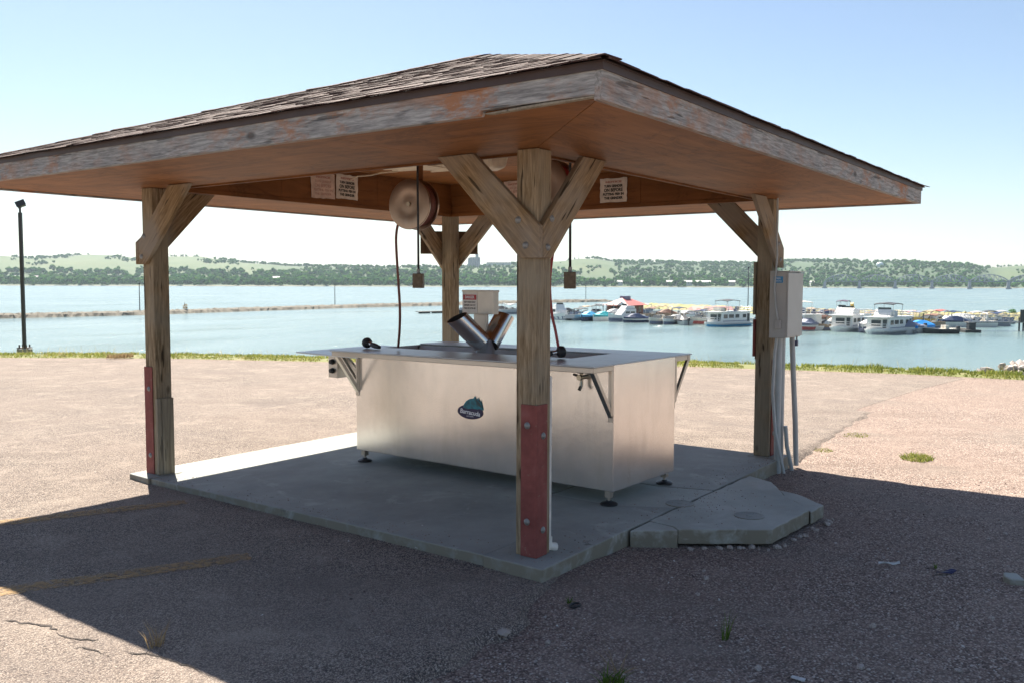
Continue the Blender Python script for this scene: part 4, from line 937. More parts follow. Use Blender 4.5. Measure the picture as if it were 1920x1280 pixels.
def runabout(px, py, delta, lab, hullc='white', cover=None, stripe=None, L=6.2, W=2.3, H=.95, shield=True, can=None, motor=True, tower=False):
    r = root('motorboat', px, py, delta, lab, 'motorboat', 'motorboats moored at the marina')
    if tower: 
        mb = MB(); mb.tube([(-L*.12, -W*.42, H), (-L*.16, -W*.4, H+1.2), (-L*.18, -W*.25, H+1.45), (-L*.18, W*.25, H+1.45), (-L*.16, W*.4, H+1.2), (-L*.12, W*.42, H)], .09, 6); mb.build('tower', B['white'], r)
    hull(r, L, W, H, B[hullc], .45, stripe=stripe and B[stripe])
    if cover:
        mb = MB(); st = [(-.49, .8, .1), (-.3, 1, .3), (-.05, 1, .85), (.12, .98, .75), (.28, .75, .3), (.42, .4, .14), (.485, .1, .1)]
        for x, wf, a in st: w_ = W/2*wf; mb.v += [(x*L, -w_-.03, H*.8), (x*L, -w_-.02, H+.03+max(0, x)*.4), (x*L, -w_*.4, H+a), (x*L, w_*.4, H+a), (x*L, w_+.02, H+.03+max(0, x)*.4), (x*L, w_+.03, H*.8)]
        n = len(st); mb.tint = [0]*len(mb.v); mb.f = [(i*6+j, (i+1)*6+j, (i+1)*6+j+1, i*6+j+1)[::-1] for i in range(n-1) for j in range(5)]+[(0, 1, 2, 3, 4, 5), tuple((n-1)*6+j for j in (5, 4, 3, 2, 1, 0))]
        mb.build('boat_cover', B[cover], r)
    else:
        mb = MB(); mb.box((-L*.42, -W*.38, H+.001), (-L*.05, W*.38, H+.05)); mb.box((-L*.2, -W*.34, H+.05), (-L*.1, -W*.06, H+.6)); mb.box((-L*.2, W*.06, H+.05), (-L*.1, W*.34, H+.6)); mb.build('seats', B['cream'], r, bevel=.05)
        if shield: mb = MB(); mb.prism([(.05*L, -W*.4, H+.05), (.12*L, -W*.4, H+.05), (.02*L, -W*.36, H+.62), (.0*L, -W*.36, H+.62)], (0, W*.76, 0)); mb.build('windshield', B['glass'], r)
    if can: canopy(r, -L*.35, .02*L, W*.85, H+1.45, B[can], H)
    if motor: outboard(r, -L/2-.2, H*.85)
    return r
def cruiser(px, py, delta, lab, L=9, W=3.1, can=None, flycol='white', slide=None):
    r = root('cabin_cruiser', px, py, delta, lab, 'cabin cruiser', 'cabin cruisers moored at the marina')
    hull(r, L, W, 1.25, B['white'], .42, stripe=B['slate'])
    mb = MB(); mb.prism([(-L*.22, -W*.4, 1.26), (L*.22, -W*.4, 1.3), (L*.1, -W*.36, 2.5), (-L*.22, -W*.36, 2.5)], (0, W*.78, 0)); c = mb.build('cabin', B['white'], r, bevel=.06)
    for sy in (-1, 1):
        for xa, xb in ((-L*.19, -L*.06), (-L*.03, L*.09)): y = sy*W*.385; win(c, (xa, y-.06, 1.65), (xb, y+.06, 2.2))
    win(c, (-L*.22-.02, -W*.25, 1.5), (-L*.22+.03, W*.25, 2.3)); 
    mb = MB(); mb.prism([(-L*.2, -W*.33, 2.51), (L*.1, -W*.33, 2.51), (L*.02, -W*.3, 3.3), (-L*.2, -W*.3, 3.1)], (0, W*.64, 0)); f_ = mb.build('flybridge', B[flycol], r, bevel=.08); win(f_, (L*.02, -W*.24, 3.25), (L*.03, W*.24, 3.6), name='windscreen')
    rails(r, L*.1, L*.42, W*.55, 1.35, .6)
    if can: canopy(r, -L*.2, L*.05, W*.7, 4.4, B[can], 3.1)
    if slide: mb = MB(); mb.tube([(-L*.3, .9, 3.9), (-L*.38, .9, 2.8), (-L*.48, .9, 1.7), (-L*.56, .9, 1.0)], [.35, .4, .4, .35], 8); mb.build('water_slide', B[slide], r, smooth='auto')
    return r
cruiser(1049, 599, -20, 'white cabin boat just right of the front post above the red hose', L=7)
pontoon(1083, 600, 35, 'grey pontoon boat with dark canopy left of the light blue covered boat', 'dark')
runabout(1104, 601, 28, 'navy hulled motorboat under a light blue cover', 'navy', 'sky', L=6.6, W=2.5, H=1.1)
runabout(1131, 601, 40, 'white motorboat under a teal cover', 'white', 'teal', L=6.6, W=2.6, H=1.1, can=None)
cruiser(1172, 602, 52, 'white flybridge cruiser in front of the red roofed store', L=8.6)
runabout(867, 589, 60, 'small dark motorboat seen beside the rear post', 'dark', None)
pontoon(952, 589, 50, 'pontoon boat with grey canopy seen between the hopper and the front post', 'grey')
pontoon(1219, 598, 30, 'tan pontoon boat with brown canopy right of the flybridge cruiser', 'brown', side='tan')
pontoon(1236, 592, 25, 'far small pontoon boat with tan canopy behind the brown canopied one', 'tan')
runabout(1257, 607, 25, 'open white motorboat left of the dark motors', 'white', None, 'slate')
runabout(1281, 608, 160, 'motorboat showing its dark outboard motor to the shore', 'grey', 'dark', L=5.6)
pontoon(1301, 606, 30, 'pontoon boat with dark canopy left of the long houseboat', 'dark', side='dark')
runabout(1290, 596, 35, 'motorboat under a grey cover in front of the pink roofed slips', 'white', 'grey')
houseboat(1362, 610, 38, 'long white houseboat with black bimini and blue stripe left of the right post', L=11.5, can='dark', stripe='sky', extras=[('deck_box', 'yellow', (-.3, -1, 0), (.8, -.2, .55)), ('deck_cushions', 'cream', (1.2, -1.2, 0), (2.4, .6, .7))])
houseboat(1497, 615, 150, 'white houseboat half hidden behind the electrical box', L=11, flybridge=True, can='cream')
runabout(1541, 616, 30, 'small white speedboat with black cover', 'white', 'dark', L=5.2, W=2.1, H=.7)
pontoon(1531, 604, 30, 'pontoon boat with brown cover behind the small speedboat', None, 'brown')
pontoon(1556, 603, 30, 'pontoon boat with tan side panels and brown canopy behind the speedboat', 'brown', side='tan')
cruiser(1579, 604, 20, 'cabin cruiser with purple canopy and yellow slide behind the houseboats', can='purple', slide='yellow')
houseboat(1594, 618, 22, 'white flybridge houseboat without bimini between the speedboat and the flagged houseboat', L=11.5, W=4.2, flybridge=True)
pontoon(1643, 604, 30, 'pontoon boat with brown canopy between the two flybridge houseboats', 'brown', side='tan')
hb = houseboat(1664, 623, 24, 'white flybridge houseboat with black bimini beside the blue covered pontoon boat', L=11.5, W=4.3, flybridge=True, can='dark', stripe='grey')
pontoon(1723, 621, 25, 'pontoon boat under a bright blue cover', None, 'blue', L=7)
pontoon(1757, 602, 40, 'pontoon boat with red canopy', 'red', side='grey')
runabout(1763, 623, 62, 'open dark hulled boat with white deck beside the dock end', 'dark', None, L=5.6, W=2.4, H=.7, shield=False)
pontoon(1800, 604, 60, 'white pontoon boat with low cover left of the gangway', None, 'white')
pontoon(1822, 606, 60, 'white pontoon boat with grey canopy behind the gangway end', 'grey', side='white')
pontoon(1846, 604, 70, 'white pontoon boat with black canopy behind the gangway', 'dark', side='white')

def dock(p, q, wd, lab, piles=0):
    a = far(p[0], wdep(p[1]), WZ); b_ = far(q[0], wdep(q[1]), WZ); d = b_-a; r = empty('dock', tuple(a), math.atan2(d.y, d.x), lab, 'dock', 'floating docks of the marina'); L = d.length
    mb = MB(); mb.box((0, -wd/2, .33), (L, wd/2, .5)); mb.build('deck', B['dock'], r)
    mb = MB(); n = max(2, int(L/3))
    for i in range(n): x = L*(i+.5)/n; mb.box((x-1.2, -wd*.48, -.15), (x+1.2, wd*.48, .329))
    mb.build('floats', B['dockdark'], r)
    for i in range(piles): x = L*(i+.5)/piles; m2 = MB(); m2.tube([(x, wd/2+.12, -1), (x, wd/2+.12, 2.2)], .11, 8); m2.build('pile', B['dockdark'], r)
    return r
dock((1045, 596.5), (1420, 600), 2.0, 'long floating dock behind the boats by the red roofed store', 6)
dock((1500, 606), (1815, 609), 2.0, 'long floating dock behind the houseboats', 6)
dock((1207, 604), (1243, 600.5), 1.6, 'short dock finger right of the flybridge cruiser')
dock((783, 588.5), (832, 587), 1.8, 'low dark dock seen left of the rear post')
dock((1776, 618), (1816, 619.5), 1.8, 'short dock at the foot of the gangway')
q = far(1821, wdep(621), WZ); pp = empty('pump_station', tuple(q), YAW, 'dark pump station on a float at the gangway end', 'pump')
mb = MB(); mb.box((-.9, -1.3, -.1), (.9, 1.3, .45)); mb.build('float', B['dockdark'], pp, bevel=.05); mb = MB(); mb.box((-.45, -.6, .451), (.45, .5, 1.5)); mb.box((-.5, -.65, 1.5), (.5, .55, 1.6)); mb.build('cabinet', B['dark'], pp)
# gangway
a = far(1812, wdep(618), WZ+1.5); c_ = far(2010, wdep(618), WZ+2.2); d = c_-a; gw = empty('gangway', tuple(a), math.atan2(d.y, d.x), 'steel truss gangway on piles leading in from the right to the docks', 'gangway'); L = d.length
mb = MB(); mb.box((0, -.75, -.12), (L, .75, 0)); mb.build('walkway', B['dock'], gw)
for s_ in (-1, 1):
    mb = MB(); y = s_*.8; mb.tube([(0, y, 1.15), (L, y, 1.15)], .06, 6); mb.tube([(0, y, .0), (L, y, .0)], .07, 6); n = int(L/1.1)
    for i in range(n+1):
        x = L*i/n; mb.tube([(x, y, 0), (x, y, 1.15)], .04, 5)
        if i < n: mb.tube([(x, y, 0 if i % 2 else 1.15), (x+L/n, y, 1.15 if i % 2 else 0)], .035, 5)
    mb.build('truss', B['grey'], gw)
for x in (9.0, 9.7):
    mb = MB(); mb.tube([(x, 0, -3), (x, 0, .9)], .14, 8); mb.build('pile', B['dockdark'], gw)
mb = MB(); mb.box((8.6, -1.0, .01), (9.4, -.85, 2.1)); mb.build('sign_panel', B['dockdark'], gw)
# store with red roof
q = far(1172, wdep(592), WZ); st = empty('boat_store', tuple(q), YAW+math.pi-R(38), 'brick coloured floating boat store with red hip roof and slate ridge box', 'store')
mb = MB(); mb.box((-4.6, -3.6, -.2), (4.6, 3.6, .5)); mb.build('float_deck', B['dock'], st)
mb = MB(); mb.box((-3.7, -2.8, .501), (3.7, 2.8, 2.6)); wl = mb.build('wall', B['brick'], st)
for y in (-1.6, .3): win(wl, (3.66, y, 1.1), (3.75, y+1.2, 2.2))
for x in (-2.6, -.4, 1.6): win(wl, (x, 2.76, 1.0), (x+1.2, 2.85, 2.2)); win(wl, (x, -2.85, 1.0), (x+1.2, -2.76, 2.2))
mb = MB(); mb.add([(-4.6, -3.6, 2.61), (4.6, -3.6, 2.61), (4.6, 3.6, 2.61), (-4.6, 3.6, 2.61), (-1.5, 0, 4.3), (1.5, 0, 4.3)], [(0, 1, 5, 4), (1, 2, 5), (2, 3, 4, 5), (3, 0, 4), (3, 2, 1, 0)]); rf = mb.build('roof', B['redroof'], st)
mb = MB(); mb.box((-1.3, -.7, 4.0), (1.3, .7, 4.75)); mb.build('ridge_box', B['slate'], rf)
mb = MB(); mb.prism([(3.76, 3.0, 2.62), (3.76, .4, 2.62), (3.76, 1.7, 3.5)], (.8, 0, 0)); mb.build('gable', B['white'], st); 
q = far(1134, wdep(594), WZ); pv = empty('dock_canopy', tuple(q), YAW+math.pi-R(38), 'pale flat canopy on posts left of the red roofed store', 'canopy')
mb = MB(); mb.box((-1.8, -1.6, 2.9), (1.8, 1.6, 3.05)); mb.build('canopy_roof', B['grey'], pv)
for x in (-1.6, 1.6):
    for y in (-1.4, 1.4): mb = MB(); mb.box((x-.06, y-.06, .1), (x+.06, y+.06, 2.9)); mb.build('leg', B['grey'], pv)
q = far(1333, wdep(592), WZ); cs = empty('covered_slip', tuple(q), YAW+math.pi/2+R(6), 'long low pink roofed boat slip behind the long houseboat', 'covered slip')
mb = MB(); mb.add([(-5.2, -3, 1.5), (5.2, -3, 1.5), (5.2, 3, 1.5), (-5.2, 3, 1.5), (-4.8, 0, 2.35), (4.8, 0, 2.35)], [(0, 1, 5, 4), (1, 2, 5), (2, 3, 4, 5), (3, 0, 4), (3, 2, 1, 0)]); mb.build('roof', B['pinkroof'], cs)
for x in (-4.6, 0, 4.6):
    for y in (-2.7, 2.7): mb = MB(); mb.box((x-.08, y-.08, -.4), (x+.08, y+.08, 1.5)); mb.build('leg', B['grey'], cs)
rb = random.Random(77)
more = [(1192, 604, 'r', 'small white motorboat at the bow of the flybridge cruiser', 'white', 'navy'), (1234, 607, 'r', 'cream motorboat at the end of the short dock finger', 'cream', None), (1514, 618, 'r', 'white motorboat nearest the lower edge of the electrical box', 'white', 'slate'), (1556, 617, 'r', 'tan motorboat at the bow of the speedboat', 'tan', None), (1630, 621, 'r', 'navy motorboat between the two flybridge houseboats at the waterline', 'navy', 'grey'), (1700, 622, 'r', 'white motorboat tied beside the bright blue cover', 'white', 'slate'), (1745, 614, 'p', 'pontoon boat with brown canopy behind the open dark boat', 'brown', None), (1790, 611, 'r', 'white motorboat at the inner end of the short gangway dock', 'white', 'navy'), (1836, 611, 'r', 'white motorboat below the gangway walkway', 'white', None), (1862, 609, 'p', 'pontoon boat with navy canopy behind the gangway piles', 'navy', None), (1062, 592, 'r', 'grey motorboat behind the dark canopied pontoon near the front post', 'grey', 'dark'), (1093, 594, 'p', 'pontoon boat with tan canopy behind the light blue cover', 'tan', None), (1117, 593, 'r', 'white motorboat between the blue and teal covers', 'white', None), (1152, 596, 'r', 'white motorboat tucked behind the flybridge cruiser bow', 'white', 'grey'),
 (1208, 588, 'p', 'pontoon boat with grey canopy beside the red roofed store', 'grey', None), (1250, 595, 'r', 'white motorboat with brown cover left of the pink roof', 'white', 'brown'), (1268, 597, 'p', 'pontoon boat with navy canopy left of the pink roof', 'navy', None), (1270, 606, 'r', 'small white motorboat squeezed between the two dark motors', 'white', 'grey'), (1312, 599, 'r', 'white motorboat at the left end of the long houseboat', 'white', None),
 (1312, 607, 'r', 'small cream motorboat touching the stern of the long houseboat', 'cream', None), (1424, 606, 'r', 'white motorboat just left of the right post foot boards', 'white', None), (1516, 598, 'p', 'pontoon boat with tan canopy just right of the electrical box', 'tan', None), (1548, 593, 'r', 'white motorboat with navy cover far behind the speedboat', 'white', 'navy'), (1567, 612, 'r', 'small grey motorboat at the bow of the flybridge houseboat', 'grey', 'grey'),
 (1612, 602, 'r', 'white motorboat with red brown cover between the flybridge houseboats', 'white', 'brown'), (1630, 612, 'r', 'small white motorboat wedged beside the bimini houseboat', 'white', None), (1700, 605, 'p', 'pontoon boat with pink canopy behind the bimini houseboat', 'pinkroof', None), (1716, 606, 'p', 'pontoon boat with slate canopy behind the bright blue cover', 'slate', None), (1738, 607, 'r', 'yellow decked motorboat right of the bright blue cover', 'yellow', None), (1780, 606, 'r', 'dark motorboat between the red canopy and the white pontoons', 'dark', None), (1868, 604, 'p', 'grey pontoon boat seen through the gangway truss', 'grey', None), (977, 586, 'r', 'white motorboat just showing at the left edge of the front post', 'white', None), (938, 587, 'r', 'white motorboat beside the grey canopied pontoon', 'white', 'dark')]
for px, py, ty, lab, c1, c2 in more:
    if ty == 'r': runabout(px, py, rb.uniform(20, 70), lab, c1, c2, rb.choice([None, 'slate', 'navy', 'red']), L=rb.uniform(5.6, 7.2), W=2.5, H=rb.uniform(.9, 1.25), can=rb.choice([None, 'navy', 'dark', 'tan']) if not c2 else None, tower=rb.random() < .6)
    else: pontoon(px, py, rb.uniform(20, 60), lab, c1, side=rb.choice(['grey', 'white', 'tan', 'slate']))
# thin poles on the breakwaters
for px, y0, y1, lab in ((262, 541, 592, 'thin dark light pole on the breakwater left of the left post'), (628, 541, 577, 'thin light pole on the breakwater between the left post and the red hose'), (1098, 540, 566, 'thin pole at the far end of the breakwater'), (1402, 508, 591, 'tall thin pole beside the right post above the long houseboat')):
    dp = wdep(y1-1); q = far(px, dp, WZ+.6); H = (y1-y0)/FPX*dp; r = empty('lamp_pole', tuple(q), 0, lab, 'pole', 'thin poles along the breakwaters')
    mb = MB(); mb.tube([(0, 0, -.8), (0, 0, H)], [.13, .09], 8); mb.build('pole', B['dark'], r); mb = MB(); mb.box((-.16, -.16, H), (.16, .16, H+.3)); mb.build('lamp_head', B['dark'], r)
def bush(name, q, h, lab, mat='weed', n=160, seed=1, w_=1.0):
    rr = random.Random(seed); mb = MB()
    for i in range(n):
        a = rr.uniform(0, 6.283); rad = h*.5*w_*math.sqrt(rr.random()); z = h*rr.uniform(.05, 1)*(1-.5*rad/(h*.5*w_)); s_ = h*rr.uniform(.06, .13)
        c = Vector((rad*math.cos(a), rad*math.sin(a), z)); u = Vector((rr.uniform(-1, 1), rr.uniform(-1, 1), rr.uniform(-.3, 1))).normalized(); v_ = u.cross(Vector((rr.uniform(-1, 1), rr.uniform(-1, 1), rr.uniform(-1, 1)))).normalized()
        mb.cur = rr.random(); mb.add([c-u*s_, c+v_*s_*.5, c+u*s_, c-v_*s_*.5], [(0, 1, 2, 3)])
    o = mb.build(name, M[mat], tint=True, loc=tuple(q)); return tag(o, lab, 'bush')
bush('bush', far(347, wdep(589), WZ+1.0), 2.0, 'dark bush growing on the breakwater just right of the left post', 'drygrass', 90, 4, .6)
bush('bush', far(1898, wdep(596.5), WZ+1.2), 1.5, 'small dark bush on the breakwater above the gangway', 'tree', 200, 5)

# ------------------------------------------------------------------ far shore buildings
FB = {'w': simple('pale far wall', (.6, .58, .55), .7), 't': simple('tan far wall', (.42, .36, .3), .7), 'r': simple('far roof', (.3, .27, .26), .7), 'c': simple('grey concrete silo', (.30, .31, .34), .8), 'tank': simple('pale blue tank paint', (.5, .58, .62), .5), 'steel': simple('bridge steel', (.16, .19, .25), .7)}
def house(px, dep, wpx, hpx, lab, wm='w', rm='r', lift=1.5):
    q = far(px, dep, 0); q.z = hill_z(px, dep)-.5+lift; W_ = wpx/FPX*dep; Hh = hpx/FPX*dep
    r = empty('house', tuple(q), YAW+math.pi/2+random.uniform(-.25, .25), lab, 'house', 'houses along the far shore')
    mb = MB(); mb.box((-W_/2, -4, -4), (W_/2, 4, Hh*.6)); wl = mb.build('wall', FB[wm], r)
    mb = MB(); mb.prism([(-W_/2-.4, -4.5, Hh*.6+.02), (-W_/2-.4, 4.5, Hh*.6+.02), (-W_/2-.4, 0, Hh)], (W_+.8, 0, 0)); mb.build('roof', FB[rm], r)
    n = max(2, int(W_/3.5))
    for i in range(n): x = -W_/2+W_*(i+.5)/n; m2 = MB(); m2.box((x-.6, 3.98 if False else -4.06, Hh*.2), (x+.6, -3.99, Hh*.45)); m2.build('window', B['glass'], wl); m2 = MB(); m2.box((x-.6, 3.99, Hh*.2), (x+.6, 4.06, Hh*.45)); m2.build('window', B['glass'], wl)
random.seed(21)
for px, wpx, lab, wm, rm in ((29, 9, 'pale house among the trees left of the light pole', 'w', 'w'), (70, 8, 'tan house among the trees right of the light pole', 't', 'r'), (236, 7, 'white house high in the trees left of the left post', 'w', 'w'), (353, 8, 'white house in the trees right of the left post', 'w', 'w'), (519, 13, 'white house with shed in the trees midway between left and rear posts', 'w', 'w'), (1161, 9, 'white house above the flybridge cruiser', 'w', 'w'), (1204, 15, 'white low building right of the hanging outlet box', 'w', 'w'), (1256, 24, 'long tan lakeside building with pale roof', 't', 'w'), (1289, 15, 'white lakeside building between two longer ones', 'w', 'w'), (1317, 28, 'longest white lakeside building', 'w', 'w'), (1371, 12, 'tan lakeside house left of the right post', 't', 'w'), (1521, 7, 'small white boathouse right of the electrical box', 'w', 'w'), (1666, 6, 'small white boathouse below the round tank', 'w', 'w')):
    dp = 1500 if px > 1100 else 1620; house(px, dp, wpx, 7.5, lab, wm, rm, 4.5 if px < 1100 else 3.0)
q = far(890, 2150, 0); q.z = hill_z(890, 2150); el = empty('grain_elevator', tuple(q), YAW+math.pi/2, 'grey grain elevator with a tall head house on the far shore beside the rear post', 'grain elevator')
k = 2150/FPX
for i in range(5): mb = MB(); mb.tube([((-8+i*4.6)*k, 0, -6), ((-8+i*4.6)*k, 0, 17*k)], 2.4*k, 14); mb.build('silo', FB['c'], el, smooth='auto')
mb = MB(); mb.box((-10*k, -2*k, 17*k), (10*k, 2*k, 19*k)); mb.build('gallery', FB['c'], el); mb = MB(); mb.box((-7*k, -2*k, 19*k+.02), (-1.5*k, 2*k, 26*k)); mb.box((-5*k, -1*k, 26*k), (-3.6*k, 1*k, 31*k)); mb.build('head_house', FB['c'], el)
house(935, 2100, 46, 5, 'long white shed right of the grain elevator', 'w', 'w', 6)
q = far(1647, 2050, 0); q.z = hill_z(1647, 2050); k = 2050/FPX; wt = empty('water_tank', tuple(q), 0, 'pale blue domed water tank on the wooded hillside', 'water tank')
mb = MB(); mb.tube([(0, 0, -8), (0, 0, 4.5*k)], 6.6*k, 24); mb.build('tank_wall', FB['tank'], wt, smooth='auto'); mb = MB(); mb.lathe([(6.6*k, 4.5*k+.05), (6.2*k, 6.2*k), (4.6*k, 8*k), (2.2*k, 9*k), (0, 9.3*k)], 24); mb.build('tank_dome', FB['tank'], wt, smooth='auto')
for px, y0, lab in ((1077, 466, 'thin radio mast on the far hill, the taller of the pair'), (1084, 472, 'thin radio mast on the far hill, the shorter of the pair')):
    q = far(px, 2350, 0); z = hill_z(px, 2350); H = CZ+(528.7-y0)/FPX*2350-z; q.z = z; r = empty('radio_mast', tuple(q), 0, lab, 'mast', 'radio masts on the far hill')
    mb = MB(); mb.tube([(0, 0, -4), (0, 0, H)], [.55, .35], 6); mb.build('mast', FB['steel'], r)
# truss bridge on the right
a = far(1545, 1290, 0); c_ = far(2120, 1150, 0); d = c_-a; L = d.length; br = empty('truss_bridge', (a.x, a.y, WZ), math.atan2(d.y, d.x), 'faint blue grey camelback truss bridge crossing the lake at the right', 'bridge')
NS = 8; sl_ = L/NS; zd = 10.5; mb = MB()
mb.box((0, -3.6, zd-1.0), (L, 3.6, zd)); mb.build('deck', FB['steel'], br)
for i in range(NS):
    mb = MB()
    for y in (-3.8, 3.8):
        n = 8; top = []
        for j in range(n+1): x = i*sl_+sl_*j/n; top.append((x, y, zd+.3+8.5*math.sin(math.pi*j/n)**.7))
        mb.tube(top, .42, 5)
        for j in range(1, n): mb.tube([(top[j][0], y, zd), top[j]], .25, 5); mb.tube([(top[j][0], y, zd), top[j+1] if j < n/2 else top[j-1]], .22, 5)
    mb.build('truss', FB['steel'], br)
for i in range(NS+1): mb = MB(); x = i*sl_; mb.prism([(x-2, -4.5, -2), (x+2, -4.5, -2), (x+1.5, -4, zd-1.01), (x-1.5, -4, zd-1.01)], (0, 8.6, 0)); mb.box((x-3.2, -6, -2), (x+3.2, 6, 1.8)); mb.build('pier', FB['c'], br)

# ------------------------------------------------------------------ grass on the lake edge, weeds, stones, litter
rnd = random.Random(31); mb = MB()
def blade(mb, x, y, z, h, wd, lean, cur):
    a = rnd.uniform(0, 6.283); dx, dy = math.cos(a), math.sin(a); b_ = rnd.uniform(0, 6.283); lx, ly = math.cos(b_)*lean*h, math.sin(b_)*lean*h
    mb.cur = cur
    mb.add([(x-dx*wd, y-dy*wd, z), (x+dx*wd, y+dy*wd, z), (x+lx*.4+dx*wd*.7, y+ly*.4+dy*wd*.7, z+h*.6), (x+lx*.4-dx*wd*.7, y+ly*.4-dy*wd*.7, z+h*.6), (x+lx, y+ly, z+h)], [(0, 1, 2, 3), (3, 2, 4)])
segs = [(i, (EF[i+1][0]-EF[i][0]).length) for i in range(3, 15)]
for i, L in segs:
    for k in range(int(L*1150)):
        f_ = rnd.random(); p = EF[i][0]+(EF[i+1][0]-EF[i][0])*f_; nn = EF[i][1]; s_ = p.x*.9-p.y*1.3
        wob = .22*mnoise.noise(Vector((s_*.6, 3, 1)))+.12*mnoise.noise(Vector((s_*2.3, 5, 1)))
        d_ = rnd.uniform(-.18+wob, 1.5); p = p+nn*d_; right = sm(0, 8, -p.y+7)
        if mnoise.noise(Vector((s_*1.1, 7, 3)))+.6*mnoise.noise(Vector((s_*4.0, d_*3, 6))) < -.28 and d_ < .9: continue
        h = rnd.uniform(.02, .055)*(1+.35*right)*(1+.8*mnoise.noise(Vector((s_*1.7, 1, 9))))*(1.3 if d_ > .3 else .8)
        z = -.14+.04*sm(0, .35, d_)-.03*sm(.35, 1.0, d_)-.19*sm(.9, 1.6, d_) if d_ > 0 else -.09
        if rnd.random() < .012: blade(mb, p.x, p.y, z, rnd.uniform(.12, .24), .004, .35, 1)
        blade(mb, p.x, p.y, z, max(.03, h), rnd.uniform(.006, .012), .5, min(1, max(0, rnd.gauss(.62-.28*right, .2)+.2*mnoise.noise(Vector((s_*.5, 2, 2))))))
tag(mb.build('grass', M['grass'], tint=True), 'yellow green grass fringe along the edge of the lot above the lake', 'grass', kind='stuff')
def gz(x, y): z, m = z_asph(x, y); return z if m > .5 else z_grav(x, y)
def tuft(name, x, y, r_, h, n, mat, lab, lean=.6, wd=.004, cat='weed', zoff=0):
    mb = MB(); z = gz(x, y)-.01+zoff
    for i in range(n):
        a = rnd.uniform(0, 6.283); q = r_*math.sqrt(rnd.random()); blade(mb, q*math.cos(a), q*math.sin(a)*.7, 0, h*rnd.uniform(.4, 1), wd, lean, rnd.random())
    return tag(mb.build(name, M[mat], tint=True, loc=(x, y, z)), lab, cat)
tuft('dry_weed', -1.90, .74, .035, .13, 26, 'drygrass', 'dry straw coloured weed standing on the edge of the roof shadow at lower left', .5, .0025)
tuft('green_weed', -.173, -1.204, .02, .16, 16, 'weed', 'thin upright green weed on the shaded gravel right of the front post', .35, .003)
tuft('green_weed', -.91, -1.02, .06, .08, 70, 'weed', 'low bushy green weed at the bottom edge of the gravel below the front post', 1.0, .004)
tuft('dry_weed', -.80, -.98, .02, .12, 16, 'drygrass', 'dry sprawling stalks beside the low bushy green weed', 1.9, .002)
tuft('green_weed', -.25, -.385, .02, .04, 14, 'weed', 'tiny green sprout by the black rubber ring', 1.0, .004)
tuft('green_weed', 1.55, -1.79, .02, .05, 12, 'weed', 'tiny green sprout by the blue rag', .8, .003)
tuft('grass_tuft', 5.08, -.96, .20, .06, 420, 'grass', 'yellow green grass tuft on the sunlit gravel at right', .9, .005, 'grass tuft')
tuft('grass_tuft', 6.09, -.12, .20, .03, 220, 'grass', 'faint grass tuft nearest the lake right of the conduits', .9, .005, 'grass tuft')
tuft('grass_tuft', 4.966, -.112, .12, .035, 160, 'grass', 'small grass tuft just right of the conduit ends', .9, .004, 'grass tuft')
tuft('dry_clump', 6.75, 15.7, .3, .12, 260, 'drygrass', 'reddish dry clump in the grass fringe left of the left post', .7, .008, 'grass tuft', -.03)
mb = MB(); mb.tube([(.035*math.cos(a), .02*math.sin(a), 0) for a in [2*math.pi*i/20 for i in range(21)]], .006, 6, cap=False); tag(mb.build('rubber_ring', M['black'], loc=(-.27, -.43, gz(-.27, -.43)+.006), smooth=True), 'black rubber ring lying on the gravel below the pad corner', 'ring')
mb = MB(); P = [(0, 0), (.05, .012), (.11, .002), (.17, .018), (.172, .034), (.11, .022), (.05, .03), (.004, .018)]; mb.prism([(x-.08, y, .012*math.sin(i*2)) for i, (x, y) in enumerate(P)], (0, 0, .003)); o = mb.build('paper_scrap', M['litter'], loc=(1.44, -1.56, gz(1.44, -1.56)+.012)); o.rotation_euler = (0, 0, -.9); o.scale = (.8, .8, .8); tag(o, 'white strip of litter on the shaded gravel right of the apron', 'litter')
mb = MB(); P = [(0, 0), (.06, .02), (.14, .01), (.2, .035), (.17, .06), (.08, .05), (.02, .045)]; mb.prism([(x-.1, y, .014*math.cos(i*1.7)) for i, (x, y) in enumerate(P)], (0, 0, .005)); o = mb.build('blue_rag', M['navy'], loc=(1.44, -1.88, gz(1.44, -1.88)+.014)); o.rotation_euler = (0, 0, -.8); o.scale = (.7, .7, .7); tag(o, 'dark blue rag on the shaded gravel near the right edge', 'rag')
mb = MB(); mb.prism([(-.012, -.03, 0), (.015, -.028, .002), (.018, .03, 0), (-.01, .028, .003)], (0, 0, .004)); o = mb.build('paper_scrap', M['litter'], loc=(-.42, -1.63, gz(-.42, -1.63)+.008)); tag(o, 'small white scrap on the gravel at the bottom edge right of centre', 'litter')
mb = MB(); mb.prism([(-.02, -.012, 0), (.02, -.01, .002), (.018, .012, 0), (-.018, .01, .003)], (0, 0, .003)); o = mb.build('paper_scrap', M['litter'], loc=(-.10, .80, gz(-.10, .80)+.008)); tag(o, 'tiny white scrap by the left edge of the pad', 'litter')
def rock(r_, seed, sub=True, flat=.7):
    rr = random.Random(seed); V, F = (IV2, IF2) if sub else (IV, IF); mb = MB(); ax = (rr.uniform(.75, 1.25), rr.uniform(.7, 1.1), flat*rr.uniform(.7, 1.1))
    mb.cur = rr.random(); mb.add([Vector((p.x*ax[0], p.y*ax[1], p.z*ax[2]))*r_*(1+.5*mnoise.noise(p*1.3+Vector((seed*3.1, 0, 0)))+.12*mnoise.noise(p*4+Vector((0, seed*1.7, 0)))) for p in V], F); return mb
